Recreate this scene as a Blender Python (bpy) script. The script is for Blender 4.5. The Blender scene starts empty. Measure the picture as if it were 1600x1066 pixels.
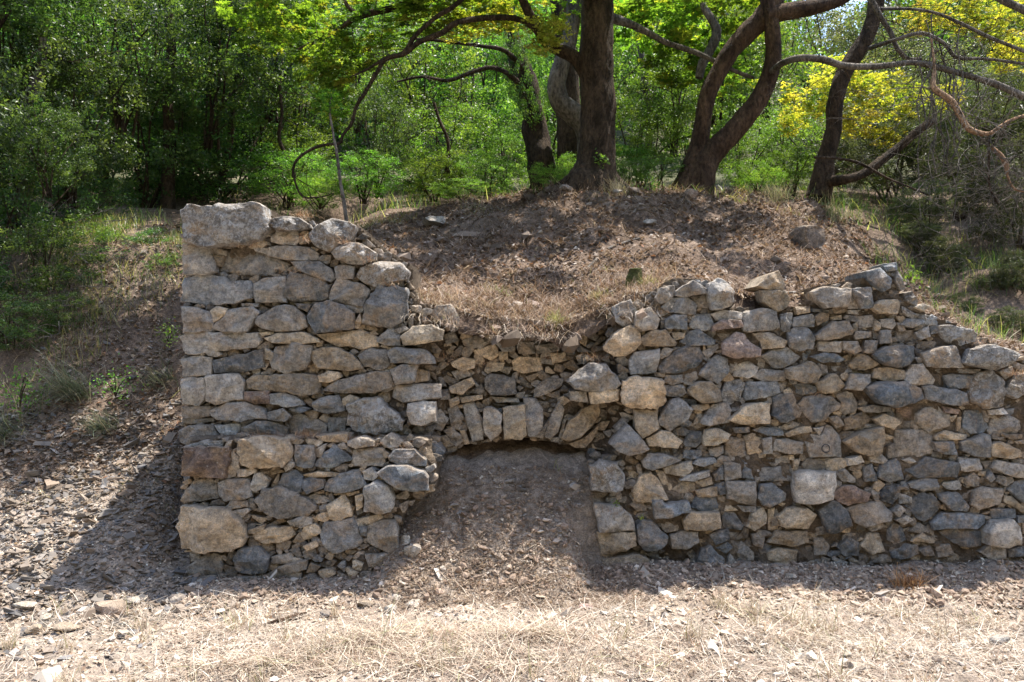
import bpy, math, random
import numpy as np
from mathutils import Vector
R = math.radians
rng = np.random.default_rng(7)
random.seed(7)
scene = bpy.context.scene
col = scene.collection

# ---------------------------------------------------------------- camera, sky, sun, exposure
CAMH, FPX = 1.83, 1244.0
cam_d = bpy.data.cameras.new('camera'); cam = bpy.data.objects.new('camera', cam_d); col.objects.link(cam)
cam.location = (0, 0, CAMH); cam.rotation_euler = (R(90), 0, 0)
cam_d.sensor_width = 36; cam_d.lens = 36 * FPX / 1600
cam_d.clip_end = 1000; cam_d.clip_start = 0.05
scene.camera = cam
SUN = Vector((0.80, 0.55, 2.85)).normalized()          # direction towards the sun
elev = math.asin(SUN.z); azim = math.atan2(SUN.x, SUN.y)
w = bpy.data.worlds.new('World'); scene.world = w; w.use_nodes = True
wn = w.node_tree.nodes; wl = w.node_tree.links
bg = wn['Background']; sky = wn.new('ShaderNodeTexSky'); sky.sky_type = 'NISHITA'; sky.sun_disc = False
sky.sun_elevation = elev; sky.sun_rotation = azim; sky.dust_density = 1.6; sky.air_density = 1.0; sky.ozone_density = 1.0
wl.new(sky.outputs[0], bg.inputs[0]); bg.inputs[1].default_value = 0.15
sun_d = bpy.data.lights.new('sun', 'SUN'); sun_d.energy = 4.0; sun_d.angle = R(0.55); sun_d.color = (1.0, 0.945, 0.86)
sun = bpy.data.objects.new('sun', sun_d); col.objects.link(sun); sun.rotation_euler = SUN.to_track_quat('Z', 'Y').to_euler()
scene.view_settings.view_transform = 'Standard'; scene.view_settings.look = 'None'
scene.view_settings.exposure = 1.5; scene.view_settings.gamma = 1.0
scene.view_settings.use_curve_mapping = False

# ---------------------------------------------------------------- helpers
def P(px, py, Y):
    return Vector(((px - 800) / FPX * Y, Y, CAMH - (py - 533) / FPX * Y))

def tag(o, label=None, cat=None, group=None, kind=None):
    if label: o['label'] = label
    if cat: o['category'] = cat
    if group: o['group'] = group
    if kind: o['kind'] = kind
    return o

def link(name, me, mat=None, parent=None, loc=None):
    o = bpy.data.objects.new(name, me); col.objects.link(o)
    if mat and me and not me.materials: me.materials.append(mat)
    if parent: o.parent = parent
    if loc is not None: o.location = loc
    return o

def empty(name, loc=(0, 0, 0)):
    o = bpy.data.objects.new(name, None); col.objects.link(o); o.location = loc; o.empty_display_size = .1
    return o

def npmesh(name, V, F, smooth=False, fcol=None, vcol=None, sharp=None):
    """V (N,3); F (M,k) with one k, or list of such arrays"""
    me = bpy.data.meshes.new(name)
    if not isinstance(F, list): F = [F]
    F = [np.asarray(f, dtype=np.int32) for f in F if len(f)]
    V = np.asarray(V, dtype=np.float32)
    me.vertices.add(len(V)); me.vertices.foreach_set('co', V.ravel())
    nl = sum(f.size for f in F); nf = sum(len(f) for f in F)
    me.loops.add(nl); me.polygons.add(nf)
    me.loops.foreach_set('vertex_index', np.concatenate([f.ravel() for f in F]))
    starts = []; tot = []; s = 0
    for f in F:
        k = f.shape[1]; starts.append(s + np.arange(len(f)) * k); tot.append(np.full(len(f), k)); s += f.size
    me.polygons.foreach_set('loop_start', np.concatenate(starts).astype(np.int32))
    me.polygons.foreach_set('loop_total', np.concatenate(tot).astype(np.int32))
    me.polygons.foreach_set('use_smooth', np.full(nf, bool(smooth)))
    me.update(calc_edges=True)
    if vcol is not None:
        a = me.color_attributes.new('col', 'FLOAT_COLOR', 'POINT')
        c = np.ones((len(V), 4), dtype=np.float32); c[:, :3] = vcol; a.data.foreach_set('color', c.ravel())
    if sharp: me.set_sharp_from_angle(angle=R(sharp))
    return me

def _h(i, j, k, seed):
    n = (i.astype(np.int64) * 374761393 + j.astype(np.int64) * 668265263 + k.astype(np.int64) * 2147483647 + seed * 1274126177) & 0xffffffff
    n = ((n ^ (n >> 13)) * 1274126177) & 0xffffffff
    n = ((n ^ (n >> 16)) * 2246822519) & 0xffffffff
    return ((n ^ (n >> 15)) & 0xffff) / 65535.0 * 2 - 1

def vnoise(x, y, z=None, seed=0):
    x = np.asarray(x, dtype=float); y = np.asarray(y, dtype=float)
    z = np.zeros_like(x) if z is None else np.asarray(z, dtype=float)
    i, j, k = np.floor(x), np.floor(y), np.floor(z)
    f, g, h = x - i, y - j, z - k
    f = f * f * (3 - 2 * f); g = g * g * (3 - 2 * g); h = h * h * (3 - 2 * h)
    def c(a, b, d): return _h(i + a, j + b, k + d, seed)
    x00 = c(0,0,0) * (1-f) + c(1,0,0) * f; x10 = c(0,1,0) * (1-f) + c(1,1,0) * f
    x01 = c(0,0,1) * (1-f) + c(1,0,1) * f; x11 = c(0,1,1) * (1-f) + c(1,1,1) * f
    return (x00 * (1-g) + x10 * g) * (1-h) + (x01 * (1-g) + x11 * g) * h

def fbm(x, y, z=None, sc=1.0, oc=4, seed=0, gain=.5):
    s = 0; a = 1.0
    for o in range(oc):
        s = s + a * vnoise(x * sc, y * sc, None if z is None else z * sc, seed + o * 17)
        sc *= 2.03; a *= gain
    return s

# ---------------------------------------------------------------- materials
def newmat(name):
    m = bpy.data.materials.new(name); m.use_nodes = True
    nt = m.node_tree; return m, nt.nodes, nt.links, nt.nodes['Principled BSDF']

def node(ns, t, **kw):
    n = ns.new(t)
    for k, v in kw.items(): setattr(n, k, v)
    return n

def noise(ns, ls, coord, scale, detail=4, rough=.55, dist=0):
    n = ns.new('ShaderNodeTexNoise'); n.inputs['Scale'].default_value = scale; n.inputs['Detail'].default_value = detail
    n.inputs['Roughness'].default_value = rough; n.inputs['Distortion'].default_value = dist
    if coord is not None: ls.new(coord, n.inputs['Vector'])
    return n

def ramp(ns, ls, src, stops):
    r = ns.new('ShaderNodeValToRGB'); ls.new(src, r.inputs[0]); e = r.color_ramp.elements
    while len(e) < len(stops): e.new(.5)
    for k, (p, c) in enumerate(stops):
        e[k].position = p; e[k].color = (c, c, c, 1) if not hasattr(c, '__len__') else (*c, 1)
    return r

def mixc(ns, ls, fac, a, b, mode='MIX'):
    m = ns.new('ShaderNodeMix'); m.data_type = 'RGBA'; m.blend_type = mode
    for s, v in ((m.inputs['Factor'], fac), (m.inputs['A'], a), (m.inputs['B'], b)):
        if hasattr(v, 'links') or hasattr(v, 'is_linked'): ls.new(v, s)
        else: s.default_value = v if not hasattr(v, '__len__') else (*v, 1)
    return m.outputs['Result']

def mth(ns, ls, op, a, b=None, c=None):
    m = ns.new('ShaderNodeMath'); m.operation = op
    for i, v in enumerate((a, b, c)):
        if v is None: continue
        if hasattr(v, 'is_linked'): ls.new(v, m.inputs[i])
        else: m.inputs[i].default_value = v
    return m.outputs[0]

def bump(ns, ls, h, strength, dist, prev=None):
    b = ns.new('ShaderNodeBump'); b.inputs['Strength'].default_value = strength; b.inputs['Distance'].default_value = dist
    ls.new(h, b.inputs['Height'])
    if prev is not None: ls.new(prev, b.inputs['Normal'])
    return b.outputs[0]

def stone_mat(name, from_attr=False):
    m, ns, ls, b = newmat(name)
    geo = ns.new('ShaderNodeNewGeometry'); pos = geo.outputs['Position']
    if from_attr:
        at = ns.new('ShaderNodeAttribute'); at.attribute_name = 'col'; base = at.outputs['Color']; lich = None; rnd = at.outputs['Fac']
    else:
        oi = ns.new('ShaderNodeObjectInfo'); base = oi.outputs['Color']; lich = oi.outputs['Alpha']; rnd = oi.outputs['Random']
    # strata coordinate: each stone has its own bedding angle
    vr = ns.new('ShaderNodeVectorRotate'); vr.rotation_type = 'Y_AXIS'; ls.new(pos, vr.inputs['Vector'])
    ang = mth(ns, ls, 'MULTIPLY_ADD', rnd, .9, -.45); ls.new(ang, vr.inputs['Angle'])
    mp = ns.new('ShaderNodeMapping'); mp.inputs['Scale'].default_value = (4, 4, 22); ls.new(vr.outputs[0], mp.inputs['Vector'])
    strata = noise(ns, ls, mp.outputs[0], 1.3, 5, .6, .4)
    n1 = noise(ns, ls, pos, 9, 6, .62, .5); n2 = noise(ns, ls, pos, 34, 5, .65); n3 = noise(ns, ls, pos, 150, 4, .7)
    c = mixc(ns, ls, ramp(ns, ls, n1.outputs['Fac'], [(.3, .62), (.7, 1.28)]).outputs[0], (0, 0, 0), base, 'MIX')
    k = ramp(ns, ls, n1.outputs['Fac'], [(.28, .50), (.5, 1.0), (.72, 1.6)])
    c = mixc(ns, ls, 1.0, base, k.outputs[0], 'MULTIPLY')
    c = mixc(ns, ls, ramp(ns, ls, n2.outputs['Fac'], [(.54, 0), (.68, .40)]).outputs[0], c, (.27, .185, .105))
    # ochre staining in broad blotches
    n4 = noise(ns, ls, pos, 4.3, 5, .6, .8)
    c = mixc(ns, ls, ramp(ns, ls, n4.outputs['Fac'], [(.50, 0), (.62, .48)]).outputs[0], c, (.36, .25, .15))
    s = ramp(ns, ls, strata.outputs['Fac'], [(.35, .74), (.6, 1.14)])
    c = mixc(ns, ls, .8, c, s.outputs[0], 'MULTIPLY')
    f = ramp(ns, ls, n3.outputs['Fac'], [(.34, .50), (.64, 1.55)])
    c = mixc(ns, ls, .75, c, ramp(ns, ls, n2.outputs['Fac'], [(.36, .58), (.62, 1.45)]).outputs[0], 'MULTIPLY')
    c = mixc(ns, ls, .8, c, f.outputs[0], 'MULTIPLY')
    # veins
    v = ns.new('ShaderNodeTexVoronoi'); v.feature = 'DISTANCE_TO_EDGE'; v.inputs['Scale'].default_value = 4.5
    wv = noise(ns, ls, pos, 5, 3); vm = mixc(ns, ls, .22, pos, wv.outputs['Color']); ls.new(vm, v.inputs['Vector'])
    vein = ramp(ns, ls, v.outputs['Distance'], [(.0, .55), (.011, 0)])
    c = mixc(ns, ls, mth(ns, ls, 'MULTIPLY', vein.outputs[0], ramp(ns, ls, n1.outputs['Fac'], [(.5, 0), (.62, .8)]).outputs[0]), c, (.5, .48, .44))
    # pale lichen crust and dust
    l1 = noise(ns, ls, pos, 30, 9, .78, .9)
    lr = ramp(ns, ls, l1.outputs['Fac'], [(.50, 0), (.56, 1)])
    lf = mth(ns, ls, 'MULTIPLY', lr.outputs[0], lich) if lich is not None else mth(ns, ls, 'MULTIPLY', lr.outputs[0], .12)
    c = mixc(ns, ls, lf, c, (.46, .45, .43))
    sp = ns.new('ShaderNodeTexVoronoi'); sp.inputs['Scale'].default_value = 26; ls.new(pos, sp.inputs['Vector'])
    c = mixc(ns, ls, mth(ns, ls, 'MULTIPLY', ramp(ns, ls, sp.outputs['Distance'], [(.10, .7), (.2, 0)]).outputs[0], ramp(ns, ls, n1.outputs['Fac'], [(.5, 0), (.58, 1)]).outputs[0]), c, (.42, .41, .38))
    # dusty upward faces
    sx = ns.new('ShaderNodeSeparateXYZ'); ls.new(geo.outputs['Normal'], sx.inputs[0])
    c = mixc(ns, ls, ramp(ns, ls, sx.outputs['Z'], [(.35, 0), (.9, .55)]).outputs[0], c, (.30, .24, .175))
    ls.new(c, b.inputs['Base Color'])
    b.inputs['Roughness'].default_value = .82; b.inputs['Specular IOR Level'].default_value = .35
    n = bump(ns, ls, strata.outputs['Fac'], .55, .02)
    n = bump(ns, ls, n1.outputs['Fac'], .8, .06, n)
    n = bump(ns, ls, n2.outputs['Fac'], .9, .024, n)
    n = bump(ns, ls, n3.outputs['Fac'], .8, .007, n)
    ls.new(n, b.inputs['Normal'])
    return m

def soil_mat(name, c0, c1, c2, sc=1.0, bstr=.8):
    m, ns, ls, b = newmat(name)
    geo = ns.new('ShaderNodeNewGeometry'); pos = geo.outputs['Position']
    n1 = noise(ns, ls, pos, 1.3 * sc, 6, .6, .3); n2 = noise(ns, ls, pos, 14 * sc, 7, .68, .4); n3 = noise(ns, ls, pos, 95 * sc, 5, .7)
    c = ramp(ns, ls, n1.outputs['Fac'], [(.32, c0), (.52, c1), (.7, c2)]).outputs[0]
    c = mixc(ns, ls, 1, c, ramp(ns, ls, n2.outputs['Fac'], [(.3, .5), (.5, .95), (.7, 1.5)]).outputs[0], 'MULTIPLY')
    c = mixc(ns, ls, 1, c, ramp(ns, ls, n3.outputs['Fac'], [(.3, .6), (.5, 1.0), (.72, 1.7)]).outputs[0], 'MULTIPLY')
    ls.new(c, b.inputs['Base Color']); b.inputs['Roughness'].default_value = .95; b.inputs['Specular IOR Level'].default_value = .15
    vo = ns.new('ShaderNodeTexVoronoi'); vo.inputs['Scale'].default_value = 42 * sc; ls.new(pos, vo.inputs['Vector'])
    n = bump(ns, ls, n2.outputs['Fac'], bstr, .06); n = bump(ns, ls, vo.outputs['Distance'], bstr * .6, .02, n); n = bump(ns, ls, n3.outputs['Fac'], bstr, .012, n)
    ls.new(n, b.inputs['Normal'])
    return m

def attr_mat(name, rough=.8, spec=.3, transl=0.0, objvar=0.0, tmul=(1.3, 1.35, .6)):
    m, ns, ls, b = newmat(name)
    at = ns.new('ShaderNodeAttribute'); at.attribute_name = 'col'; c = at.outputs['Color']
    if objvar:
        oi = ns.new('ShaderNodeObjectInfo')
        hs = ns.new('ShaderNodeHueSaturation'); ls.new(c, hs.inputs['Color'])
        ls.new(mth(ns, ls, 'MULTIPLY_ADD', oi.outputs['Random'], .05 * objvar, .5 - .025 * objvar), hs.inputs['Hue'])
        ls.new(mth(ns, ls, 'MULTIPLY_ADD', oi.outputs['Random'], .5 * objvar, 1 - .25 * objvar), hs.inputs['Value'])
        c = hs.outputs[0]
    ls.new(c, b.inputs['Base Color']); b.inputs['Roughness'].default_value = rough; b.inputs['Specular IOR Level'].default_value = spec
    if transl:
        t = ns.new('ShaderNodeBsdfTranslucent')
        tc = mixc(ns, ls, 1, c, tmul, 'MULTIPLY'); ls.new(tc, t.inputs[0])
        mx = ns.new('ShaderNodeMixShader'); mx.inputs[0].default_value = transl
        ls.new(b.outputs[0], mx.inputs[1]); ls.new(t.outputs[0], mx.inputs[2])
        ls.new(mx.outputs[0], ns['Material Output'].inputs['Surface'])
    return m

def bark_mat(name, c0, c1, sc=1.0):
    m, ns, ls, b = newmat(name)
    tc = ns.new('ShaderNodeNewGeometry'); pos = tc.outputs['Position']
    mp = ns.new('ShaderNodeMapping'); mp.inputs['Scale'].default_value = (1, 1, .45); ls.new(pos, mp.inputs['Vector'])
    n1 = noise(ns, ls, mp.outputs[0], 5 * sc, 6, .6, .5); n2 = noise(ns, ls, mp.outputs[0], 30 * sc, 6, .68, .3)
    c = ramp(ns, ls, n1.outputs['Fac'], [(.35, c0), (.62, c1)]).outputs[0]
    c = mixc(ns, ls, 1, c, ramp(ns, ls, n2.outputs['Fac'], [(.32, .45), (.66, 1.75)]).outputs[0], 'MULTIPLY')
    ls.new(c, b.inputs['Base Color']); b.inputs['Roughness'].default_value = .9; b.inputs['Specular IOR Level'].default_value = .2
    vo = ns.new('ShaderNodeTexVoronoi'); vo.inputs['Scale'].default_value = 22 * sc; vm = mixc(ns, ls, .08, mp.outputs[0], n2.outputs['Color']); ls.new(vm, vo.inputs['Vector']); vo.feature = 'DISTANCE_TO_EDGE'
    n = bump(ns, ls, n1.outputs['Fac'], 1.0, .09); n = bump(ns, ls, ramp(ns, ls, vo.outputs['Distance'], [(0, 0), (.12, 1)]).outputs[0], .55, .02, n); n = bump(ns, ls, n2.outputs['Fac'], 1.0, .04, n); ls.new(n, b.inputs['Normal'])
    return m

M_stone = stone_mat('stone'); M_chip = stone_mat('stone_chips', True)
M_core = soil_mat('mortar', (.10, .075, .053), (.19, .148, .108), (.28, .225, .165), 1.6, 1.0)
M_ground = soil_mat('dry_soil', (.25, .20, .16), (.34, .28, .225), (.43, .365, .30))
M_mound = soil_mat('mound_soil', (.11, .078, .056), (.18, .13, .096), (.27, .205, .155))
M_hill = soil_mat('hillside', (.05, .06, .03), (.10, .10, .055), (.18, .15, .10), .6)
M_scree = attr_mat('shards', .85, .3)
M_straw = attr_mat('straw', .7, .25, .25, tmul=(1.1, 1.0, .8))
M_leaf = attr_mat('leaf', .42, .5, .50, 1.0, tmul=(1.5, 1.55, .6))
M_leafy = attr_mat('leaf_plane', .5, .35, .55, .7, tmul=(1.55, 1.45, .5))
M_bark = bark_mat('bark_dark', (.022, .015, .009), (.080, .055, .036))
M_barkg = bark_mat('bark_grey', (.07, .06, .05), (.20, .175, .15))
M_barkr = bark_mat('bark_red', (.035, .021, .014), (.105, .066, .042))
M_dead = bark_mat('bark_dead', (.20, .11, .06), (.42, .28, .18))
M_ring, _n, _l, _b = newmat('ring_dark'); _b.inputs['Base Color'].default_value = (.03, .033, .04, 1); _b.inputs['Roughness'].default_value = .8
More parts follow.
